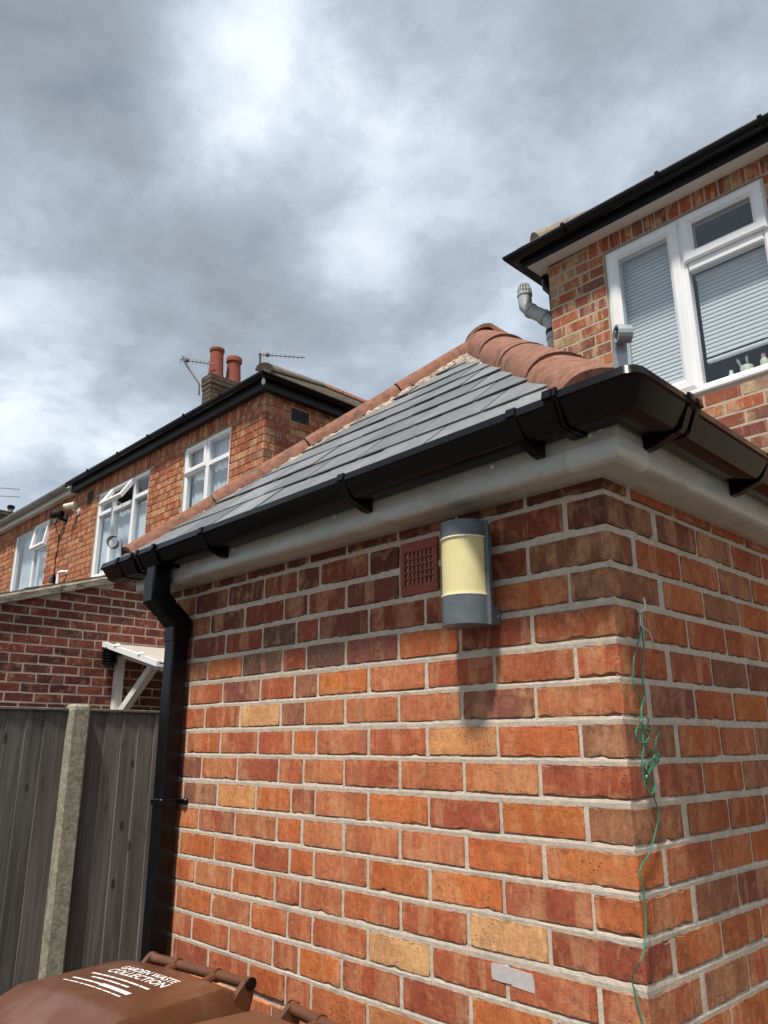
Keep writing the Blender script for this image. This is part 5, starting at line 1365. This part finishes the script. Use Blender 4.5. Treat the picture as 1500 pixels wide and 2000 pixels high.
# window B: three lights, middle top one open
w2 = nb_window(None, nbh, WB); b1, b2 = -9.195, -8.575
vbar(w2, b1, WB[2]+.05, WB[3]-.05, 0.034); vbar(w2, b2, WB[2]+.05, WB[3]-.05, 0.034)
hbar(w2, WB[0]+.05, b1-.035, 4.865); hbar(w2, b1+.035, b2-.035, 4.845); hbar(w2, b2+.035, WB[1]-.05, 4.880)
for a in ((WB[0]+.055, b1-.03, 4.89, WB[3]-.055), (b2+.03, WB[1]-.055, 4.905, WB[3]-.055), (WB[0]+.055, b1-.03, WB[2]+.05, 4.84), (b1+.03, b2-.03, WB[2]+.05, 4.82), (b2+.03, WB[1]-.055, WB[2]+.05, 4.855)): pane(w2, *a, HY+0.05)
def open_light(par, x0, x1, ztop, hgt, ang, pn=True):
    m = ring(x0, x1, -hgt, 0.0, 0.058, -0.012, 0.045); me = m.mesh('casement')
    rot = Matrix.Rotation(-math.radians(ang), 4, 'X')
    me.transform(Matrix.Translation((0, HY+0.010, ztop)) @ rot); o_ = link('casement', me, 'frame_plastic', par)
    m = MB(); m.add([(x0+.05, 0.015, -hgt+.05), (x1-.05, 0.015, -hgt+.05), (x1-.05, 0.015, -0.05), (x0+.05, 0.015, -0.05)], [(0, 1, 2, 3)]); me = m.mesh('pane'); me.transform(Matrix.Translation((0, HY+0.010, ztop)) @ rot); link('pane', me, 'glass', par)
    m = MB(); m.tube([((x0+x1)/2, HY+0.05, ztop-hgt+.02), ((x0+x1)/2, HY+0.010-math.sin(math.radians(ang))*hgt*.95, ztop-math.cos(math.radians(ang))*hgt*.93)], 0.006, 6); m.obj('stay', 'grey_plastic', par)
    return o_
open_light(w2, b1-0.01, b2+0.01, WB[3]-.025, 0.335, 33)
room(nbh, WB[0]-.3, WB[1]+.3, WB[2]-.3, WB[3]+.1, HY+0.152, HY+1.8)
curtain(WB[0]+.03, WB[1]-.03, WB[2]+.02, 4.83, HY+0.13, 'white net curtain in the window with its top light open')
# window C: wide fixed light and a narrow one with the top ajar
w3 = nb_window(None, nb2, WC_); c1 = -12.03
vbar(w3, c1, WC_[2]+.05, WC_[3]-.05, 0.034); hbar(w3, c1+.035, WC_[1]-.05, 4.80)
pane(w3, WC_[0]+.055, c1-.03, WC_[2]+.05, WC_[3]-.055, HY+0.05); pane(w3, c1+.03, WC_[1]-.055, WC_[2]+.05, 4.78, HY+0.05)
open_light(w3, c1-0.01, WC_[1]-.01, WC_[3]-.02, 0.42, 9)
room(nb2, WC_[0]-.3, WC_[1]+.3, WC_[2]-.3, WC_[3]+.1, HY+0.152, HY+1.8)
curtain(WC_[0]+.03, WC_[1]-.03, WC_[2]+.02, WC_[3]-.03, HY+0.16, 'pale net curtain in the leftmost window below the grey gutter')

# eaves
G1 = eaves(nbh, [(PX_+0.002, HY, 0), (NX, HY, 0), (NX, NB_L, 0)], NS, 0.075, 0.135, 'black_paint', 'black_paint', 'black_plastic', 0.050, NS+0.128)
for xx in (-9.7, -8.75, -7.9, -7.0, -6.2):
    m = MB(); pr = [(o_+0.095, z_+NS+0.128) for o_, z_ in half_gutter(0.054, 0.007)]; m.sweep(pr, frames([(xx, HY, 0), (xx+0.03, HY, 0)])); m.obj('gutter_clip', 'black_plastic', G1, smooth=True)
    B('gutter_lug', 'black_plastic', G1, xx, xx+0.03, HY-0.205, HY-0.190, NS+0.124, NS+0.142)
G2 = eaves(nb2, [(NL, HY, 0), (PX_-0.002, HY, 0)], NS-0.01, 0.085, 0.125, 'white_plastic', 'white_plastic', 'weathered_gutter', 0.056, NS+0.100)
# roof over the pair, split at the party line
ex1, ey0, ey1 = NX+0.125, HY-0.125, 10.8; ez = NS+0.165; nh = (ey1-ey0)/2; npitch = math.tan(math.radians(32.6)); rise = nh*npitch
nroof = stepped_slope((PX_, ey0, ez), (ex1, ey0, ez), (0, nh, 0), 12, rise, 0, nh, 'dark_tile', nbh, 'roof')
stepped_slope((ex1, ey0, ez), (ex1, ey1, ez), (-nh, 0, 0), 14, rise, nh, nh, 'grey_tile', nroof, 'roof_slope')
m = MB(); m.add([(ex1, ey1, ez), (PX_, ey1, ez), (PX_, ey0+nh, ez+rise), (ex1-nh, ey0+nh, ez+rise)], [(0, 1, 2, 3)]); m.obj('roof_slope', 'dark_tile', nroof)
cap_tiles((ex1-0.03, ey0+0.03, ez+0.055), (ex1-nh, ey0+nh, ez+rise+0.04), 13, 0.105, 'grey_tile', nroof)
cap_tiles((ex1-nh, ey0+nh, ez+rise+0.04), (ex1-0.05, ey1-0.05, ez+0.05), 13, 0.10, 'hip_tile', nroof)
cap_tiles((ex1-nh-.05, ey0+nh, ez+rise+0.04), (PX_+.02, ey0+nh, ez+rise+0.04), 4, 0.10, 'grey_tile', nroof, 'ridge_tile')
roof2 = stepped_slope((NL-.1, ey0, ez-.01), (PX_-.004, ey0, ez-.01), (0, nh, 0), 12, rise, 0, 0, 'dark_tile', nb2, 'roof')
m = MB(); m.add([(PX_-.004, ey1, ez), (NL, ey1, ez), (NL, ey0+nh, ez+rise), (PX_-.004, ey0+nh, ez+rise)], [(0, 1, 2, 3)]); m.obj('roof_slope', 'dark_tile', roof2)
# white filler at the eaves corner
m = MB(); m.lathe([(0.010, 0), (0.022, 0.02), (0.010, 0.10), (0.006, 0.13)], (NX+0.125, HY-0.125, NS+0.005), 8); m.obj('eaves_bracket', 'white_plastic', nbh)
# chimney
KX0, KX1, KY0, KY1, KZ = -10.82, -10.53, 5.06, 5.80, 8.20
m = MB(); m.box(KX0+0.008, KX1-0.008, KY0+0.008, KY1-0.008, 6.3, KZ-0.01)
chim = m.obj('chimney', 'sooty_brick', nroof)
k = 0; cmat = 'sooty_brick'
while k < 16:
    zc = KZ-(k+0.5)*0.087; gw = 0.022 if k in (0, 1) else (0.0 if k > 2 else 0.010)
    for (fx0, fx1, fy0, fy1, ax) in ((KX0-gw, KX1+gw, KY0-gw, KY0-gw+.05, 0), (KX1+gw-.05, KX1+gw, KY0-gw+0.052, KY1+gw, 1)):
        a, b = (fx0, fx1) if ax == 0 else (fy0, fy1); u = a-(0.115 if k % 2 else 0)
        while u < b-0.02:
            p0, p1 = max(u, a)+0.004, min(u+0.2296, b)-0.004
            if p1-p0 > 0.02:
                m = MB()
                if ax == 0: m.box(p0, p1, fy0, fy1, zc-HB/2, zc+HB/2, 0.004)
                else: m.box(fx0, fx1, p0, p1, zc-HB/2, zc+HB/2, 0.004)
                m.obj('brick', cmat, chim)
            u += 0.2296
    k += 1
m = MB(); m.box(KX0-0.02, KX1+0.02, KY0-0.02, KY1+0.02, KZ-0.006, KZ+0.022, 0.01); m.obj('flaunching', 'pale_mortar', chim) if False else m.obj('flaunching', 'sooty_brick', chim)
for (py_, ht, fl) in ((5.235, 0.60, 0), (5.615, 0.56, 1)):
    prof = [(0.150, 0), (0.150, 0.03), (0.138, 0.12), (0.122, ht-0.12), (0.120, ht-0.06), (0.138, ht-0.05), (0.140, ht), (0.112, ht), (0.108, ht-0.2)] if fl == 0 else \
           [(0.150, 0), (0.145, 0.06), (0.125, ht-0.14), (0.125, ht-0.12), (0.150, ht-0.10), (0.152, ht-0.03), (0.140, ht), (0.112, ht), (0.108, ht-0.2)]
    m = MB(); m.lathe(prof, (-10.675, py_, KZ+0.012), 20); m.obj('chimney_pot', 'clay_pot', chim, smooth=True)

# ------------------------------------------------------------------ aerials
def at(px, py, depth):
    dd = ((px-750)/1509.6*C_R+(1000-py)/1509.6*C_U+C_F); return CAM+dd*depth
def aerial(label, mast, boom0, boom1, n, el, mats=('mast_metal', 'aerial_metal'), rm=0.018, rb_=0.011, clamp=True):
    a_ = thing('tv_aerial', label, 'aerial', mast[0], 'television aerials on the roofs')
    m = MB(); m.tube(smooth_path(mast, 3) if len(mast) > 2 else mast, rm, 8); m.obj('mast', mats[0], a_, smooth=True)
    b0, b1 = Vector(boom0), Vector(boom1); d_ = (b1-b0); m = MB(); m.tube([b0, b1], rb_, 6); m.obj('boom', mats[1], a_)
    sd_ = Vector((d_.y, -d_.x, 0)).normalized(); up_ = sd_.cross(d_).normalized()
    for k in range(n):
        q = b0+d_*((k+0.3)/n); m = MB(); e = el*(1.6 if k == 0 else (1.15 if k == 1 else 1.0))
        m.tube([q-up_*e, q+up_*e], 0.005, 5); m.obj('element', mats[1], a_)
    q = b0+d_*0.2; m = MB(); m.box(q.x-.035, q.x+.035, q.y-.035, q.y+.035, q.z-.03, q.z+.03, 0.01); m.obj('junction_box', mats[1], a_)
    return a_
D1 = 14.25
aerial('television aerial on a cranked mast left of the chimney stack', [at(388.5, 772, D1), at(389, 752, D1), at(384, 742, D1), at(360, 706, D1), at(359, 696, D1)], at(352, 702, D1), at(419, 711.5, D1), 9, 0.055)
m = MB()
aerial('television aerial pointing right behind the hip of neighbouring roof', [at(507, 722, 14.6), at(509, 690, 14.6)], at(504, 692, 14.6), at(596, 698.5, 14.6), 11, 0.05, ('aerial_metal', 'aerial_metal'))
mast3 = at(-12, 1010, 30)
aerial('upper distant aerial at the left edge of the sky', [mast3, at(-12, 945, 30)], at(-30, 951, 30), at(40, 955.5, 30), 12, 0.05, ('aerial_metal', 'aerial_metal'), 0.02, 0.016)
aerial('lower distant aerial at the left edge of the sky', [at(-12.5, 1010, 30.2), at(-12.5, 962, 30.2)], at(-30, 967, 30.2), at(39, 970.5, 30.2), 12, 0.05, ('aerial_metal', 'aerial_metal'), 0.02, 0.016)
# distant house: only its stack shows over the grey gutter
fh_ = thing('distant_house', 'distant dark roofed house with one capped chimney at far left', 'house', (-31, 8.5, 0))
c0 = at(6, 1003, 30)
B('wall', 'sooty_brick', fh_, -40, -28.5, 5, 14, 0, 8.2)
m = MB(); m.add([(-40.3, 4.7, 8.1), (-28.2, 4.7, 8.1), (-28.2, 14.3, 8.1), (-40.3, 14.3, 8.1), (-40.3, 9.5, 10.0), (-28.2, 9.5, 10.0)], [(0, 1, 5, 4), (2, 3, 4, 5), (0, 4, 3), (1, 2, 5), (0, 3, 2, 1)]); fr2 = m.obj('roof', 'dark_tile', fh_)
m = MB(); m.box(c0.x-0.55, c0.x+0.30, c0.y-0.35, c0.y+0.35, 8.4, c0.z-0.02, 0.02); m.box(c0.x-0.60, c0.x+0.35, c0.y-0.40, c0.y+0.40, c0.z-0.14, c0.z-0.03, 0.02); m.box(c0.x-0.60, c0.x+0.35, c0.y-0.40, c0.y+0.40, c0.z-0.019, c0.z+0.05, 0.03); st_ = m.obj('chimney', 'sooty_brick', fr2)
q = at(20.5, 998, 30); m = MB(); m.lathe([(0.10, 0), (0.09, 0.14)], (q.x, q.y, c0.z+0.04), 14); m.obj('chimney_pot', 'clay_pot', st_) if False else m.obj('chimney_pot', 'stone_coping', st_)
m = MB(); m.lathe([(0.13, 0), (0.14, 0.03), (0.14, 0.11), (0.11, 0.13)], (q.x, q.y, c0.z+0.181), 14); m.obj('cowl', 'black_plastic', st_)

# ------------------------------------------------------------------ cameras, cable and box on the far wall
def cctv(x_, z_, mat, label, s_=1.0, yaw=-0.5):
    c_ = thing('security_camera', label, 'camera', (x_, HY, z_), 'security cameras on the far wall')
    m = MB(); m.tube([(x_, HY+0.001, z_-0.03), (x_, HY-0.02, z_-0.03)], 0.055*s_, 14); m.obj('base_plate', mat, c_, smooth=True)
    m = MB(); m.tube([(x_, HY-0.018, z_-0.03), (x_-0.02, HY-0.07, z_-0.015), (x_-0.04, HY-0.10, z_+0.03)], 0.020*s_, 8); m.obj('arm', mat, c_, smooth=True)
    a = Vector((x_+0.02, HY-0.075, z_+0.055)); b = Vector((x_-0.115*s_, HY-0.15, z_+0.038))
    m = MB(); m.tube([a, b], 0.040*s_, 14); m.obj('camera_body', mat, c_, smooth=True)
    d_ = (b-a).normalized(); m = MB(); m.tube([b, b+d_*0.006], 0.030*s_, 14); m.obj('lens', 'gloss_black_plastic', c_, smooth=True)
    m = MB(); m.tube([a+Vector((0, 0, .012)), b+d_*0.03+Vector((0, 0, .012))], 0.043*s_, 14); m.obj('sun_shield', mat, c_, smooth=True)
cctv(-10.30, 5.085, 'cctv_white', 'cream bullet security camera under the end of black gutter', 1.0)
cctv(-10.76, 5.045, 'black_plastic', 'black bullet security camera left of the cream one', 1.1)
B('mounting_plate', 'weathered_gutter', nwall2, -11.30, -11.12, HY-0.006, HY+0.001, 5.07, 5.30, 0.003)
cb = MB(); cb.tube(smooth_path([(-10.80, HY-0.006, 5.03), (-11.0, HY-0.008, 5.12), (-11.15, HY-0.008, 5.06), (-11.10, HY-0.008, 4.95), (-10.96, HY-0.008, 4.80), (-10.93, HY-0.008, 4.62), (-10.98, HY-0.008, 4.42), (-10.93, HY-0.008, 4.15)], 5), 0.007, 6)
tag(cb.obj('cable', 'black_plastic', smooth=True), 'thin black cable running down the far wall below the black camera', 'cable')
jb = thing('junction_box', 'small black box at the foot of the cable on the far wall', 'box', (-10.92, HY, 4.08))
B('box_body', 'black_plastic', jb, -10.99, -10.86, HY-0.06, HY+0.002, 4.06, 4.15, 0.008); m = MB(); m.tube([(-10.925, HY-0.03, 4.15), (-10.925, HY-0.03, 4.19)], 0.012, 8); m.obj('gland', 'black_plastic', jb)
of_ = thing('overflow_pipe', 'short white overflow pipe sticking out above the lean-to coping', 'pipe', (-10.45, HY, 4.05))
m = MB(); m.tube(smooth_path([(-10.50, HY+0.01, 4.16), (-10.50, HY-0.05, 4.16), (-10.56, HY-0.08, 4.155), (-10.585, HY-0.085, 4.12), (-10.585, HY-0.085, 3.98)], 4), 0.024, 10); m.obj('pipe_run', 'frame_plastic', of_, smooth=True)
m = MB(); m.tube([(-10.50, HY+0.002, 4.16), (-10.50, HY-0.012, 4.16)], 0.034, 12); m.obj('flange', 'frame_plastic', of_, smooth=True)

# ================================================================== dark brick lean-to against the neighbouring house
lt = thing('brick_lean_to', 'dark red brick lean-to with sloping pale coping behind the fence', 'lean-to', (-7, 1.2, 0))
LXF = NX+0.004
def cop(y): return 2.765+(y-0.436)*0.318           # underside of the coping along the wall
YA, YB = -2.2, HY-0.012
m = MB()
m.add([(LXF-0.0020, YA, 0), (LXF-0.0020, YB, 0), (LXF-0.0020, YB, cop(YB)), (LXF-0.0020, YA, cop(YA)), (LXF-4.6, YA, 0), (LXF-4.6, YB, 0), (LXF-4.6, YB, cop(YB)), (LXF-4.6, YA, cop(YA))],
      [(0, 1, 2, 3), (4, 7, 6, 5), (0, 3, 7, 4), (3, 2, 6, 7), (1, 5, 6, 2)])
lwall = m.obj('side_wall', 'pale_mortar', lt)
lb_meshes = far_brick_meshes(0.2145, 0.0650, 0.02, 'dark_brick')
def dk():
    c = R.choice(((0.175, 0.050, 0.036), (0.135, 0.040, 0.032), (0.105, 0.036, 0.032), (0.155, 0.046, 0.034), (0.20, 0.058, 0.038))); k_ = 1+jit(.14); return tuple(a*k_ for a in c)
lmass = MB(); k = 0; LT = 3.60; LH = 0.0752; LLn = 0.2248
while LT-(k+1)*LH > 0.05:
    zc = LT-(k+0.5)*LH; y = -2.2-(LLn/2 if k % 2 else 0)+0.06
    while y < YB:
        a, b = max(y, YA)+0.005, min(y+LLn, YB)-0.005
        lim = cop(a)-0.02
        if b-a > 0.03 and zc+0.033 < cop((a+b)/2)+0.03:
            ct = dk()
            if zc-0.033 > cop(b)-0.0: pass
            if 0.30 < (a+b)/2 < 2.3 and zc > 1.86:
                link('brick', R.choice(lb_meshes), None, lwall, (LXF+jit(.0008), (a+b)/2, zc), rotz=math.pi/2, scale=((b-a)/0.213, 1, 1), color=ct)
            else:
                lmass.box(LXF-0.02, LXF, a, b, zc-0.0328, zc+0.0328, 0.002, ct)
        y += LLn
    k += 1
lmass.obj('hidden_bricks', 'dark_brick_mass', lwall, kind='stuff')
# coping stones along the rake and the roof behind
y = -2.25
while y < YB-0.05:
    y2 = min(y+0.62+jit(.05), YB); m = MB(); n_ = 14; v = []
    for i in range(n_+1):
        yy = y+0.004+(y2-y-0.008)*i/n_; zb = cop(yy)
        jt = lambda s_, a_=0.005: a_*noise.noise(Vector((yy*11, s_*3.7, 1.0)))+a_*0.6*noise.noise(Vector((yy*37, s_*5.1, 4.0)))
        v += [(LXF+0.045+jt(1), yy, zb+jt(2)), (LXF+0.048+jt(3), yy, zb+0.052+jt(4)), (LXF+0.030+jt(5), yy, zb+0.070+jt(6)), (LXF-0.20, yy, zb+0.082+jt(7)), (LXF-0.20, yy, zb-0.0)]
    f = [(5*i+k_, 5*i+(k_+1) % 5, 5*i+5+(k_+1) % 5, 5*i+5+k_) for i in range(n_) for k_ in range(5)]+[(0, 1, 2, 3, 4), tuple(5*n_+k_ for k_ in (4, 3, 2, 1, 0))]
    m.add(v, f); m.obj('coping_stone', 'stone_coping', lt); y = y2
m = MB()
for i in range(14):
    ya, yb = YA-0.1+(YB-YA+0.1)*i/14, YA-0.1+(YB-YA+0.1)*(i+1)/14
    m.add([(LXF-0.06, ya, cop(ya)+0.100), (LXF-4.7, ya, cop(ya)+0.100), (LXF-4.7, yb, cop(yb)+0.085), (LXF-0.06, yb, cop(yb)+0.085), (LXF-0.06, ya, cop(ya)+0.07), (LXF-4.7, ya, cop(ya)+0.07), (LXF-0.06, yb, cop(yb)+0.06)], [(0, 1, 2, 3), (0, 4, 5, 1), (0, 3, 6, 4)])
m.obj('roof', 'dark_tile', lt)

# door canopy on gallows brackets
cp = thing('door_canopy', 'white framed door canopy on timber gallows brackets against the dark brick wall', 'canopy', (LXF, 1.8, 2.0))
CY0, CY1 = 1.295, 2.35; cz0, cz1, cl = 2.520, 2.285, 0.98
def cs_(t_, up=0.0): return (LXF+0.004+cl*t_, cz0+(cz1-cz0)*t_+up)
def slab(y0, y1, up0, up1, name, mat, t0=0.0, t1=1.0):
    (xa, za), (xb, zb) = cs_(t0), cs_(t1); m = MB()
    m.add([(xa, y0, za+up0), (xb, y0, zb+up0), (xb, y1, zb+up0), (xa, y1, za+up0), (xa, y0, za+up1), (xb, y0, zb+up1), (xb, y1, zb+up1), (xa, y1, za+up1)], [(0, 3, 2, 1), (4, 5, 6, 7), (0, 1, 5, 4), (1, 2, 6, 5), (2, 3, 7, 6), (3, 0, 4, 7)])
    return m.obj(name, mat, cp)
slab(CY0+0.022, CY1-0.022, 0.002, 0.012, 'roof_sheet', 'canopy_sheet')
slab(CY0, CY0+0.040, -0.020, 0.0225, 'edge_trim', 'frame_plastic'); slab(CY1-0.040, CY1, -0.020, 0.0225, 'edge_trim', 'frame_plastic'); slab(CY0+0.0405, CY1-0.0405, -0.020, 0.018, 'front_trim', 'frame_plastic', 0.965, 1.0)
for t_ in (0.26, 0.70):
    x_, z_ = cs_(t_, 0.022); m = MB(); m.lathe([(0.030, 0), (0.028, 0.012), (0.016, 0.022), (0.004, 0.025)], (x_, CY0+0.020, z_), 14); m.obj('fixing_button', 'frame_plastic', cp, smooth=True)
for yb in (1.455, 2.20):
    B('wall_post', 'painted_timber', cp, LXF+0.004, LXF+0.060, yb-0.037, yb+0.037, 1.55, 2.478, 0.004)
    (xa, za), (xb, zb) = cs_(0.06, -0.025), cs_(0.97, -0.025); m = MB()
    m.prism([(xa, za), (xb, zb), (xb, zb-0.045), (xa, za-0.060)], lambda u, v_, t2: (u, t2, v_), yb-0.034, yb+0.034); m.obj('rafter', 'painted_timber', cp)
    m = MB(); m.prism([(LXF+0.061, 1.86), (LXF+0.061, 1.93), (LXF+0.60, 2.315), (LXF+0.665, 2.285)], lambda u, v_, t2: (u, t2, v_), yb-0.030, yb+0.030); m.obj('brace', 'painted_timber', cp)
# ribbed black outdoor lamp below the canopy
rl = thing('ribbed_lamp', 'black ribbed outdoor wall lamp under the end of the door canopy', 'lamp', (LXF+0.05, 1.33, 2.33))
lx, ly = LXF+0.085, 1.335
for i in range(6):
    m = MB(); m.lathe([(0.052, 0), (0.066, 0.006), (0.066, 0.013), (0.052, 0.018)], (lx, ly, 2.345+i*0.0225), 18); m.obj('louvre_ring', 'black_plastic', rl, smooth=True)
m = MB(); m.lathe([(0.044, 0), (0.044, 0.15)], (lx, ly, 2.338), 16); m.obj('lamp_core', 'black_paint', rl)
B('wall_bracket', 'black_plastic', rl, LXF-0.001, lx-0.03, ly-0.02, ly+0.02, 2.40, 2.45, 0.004)
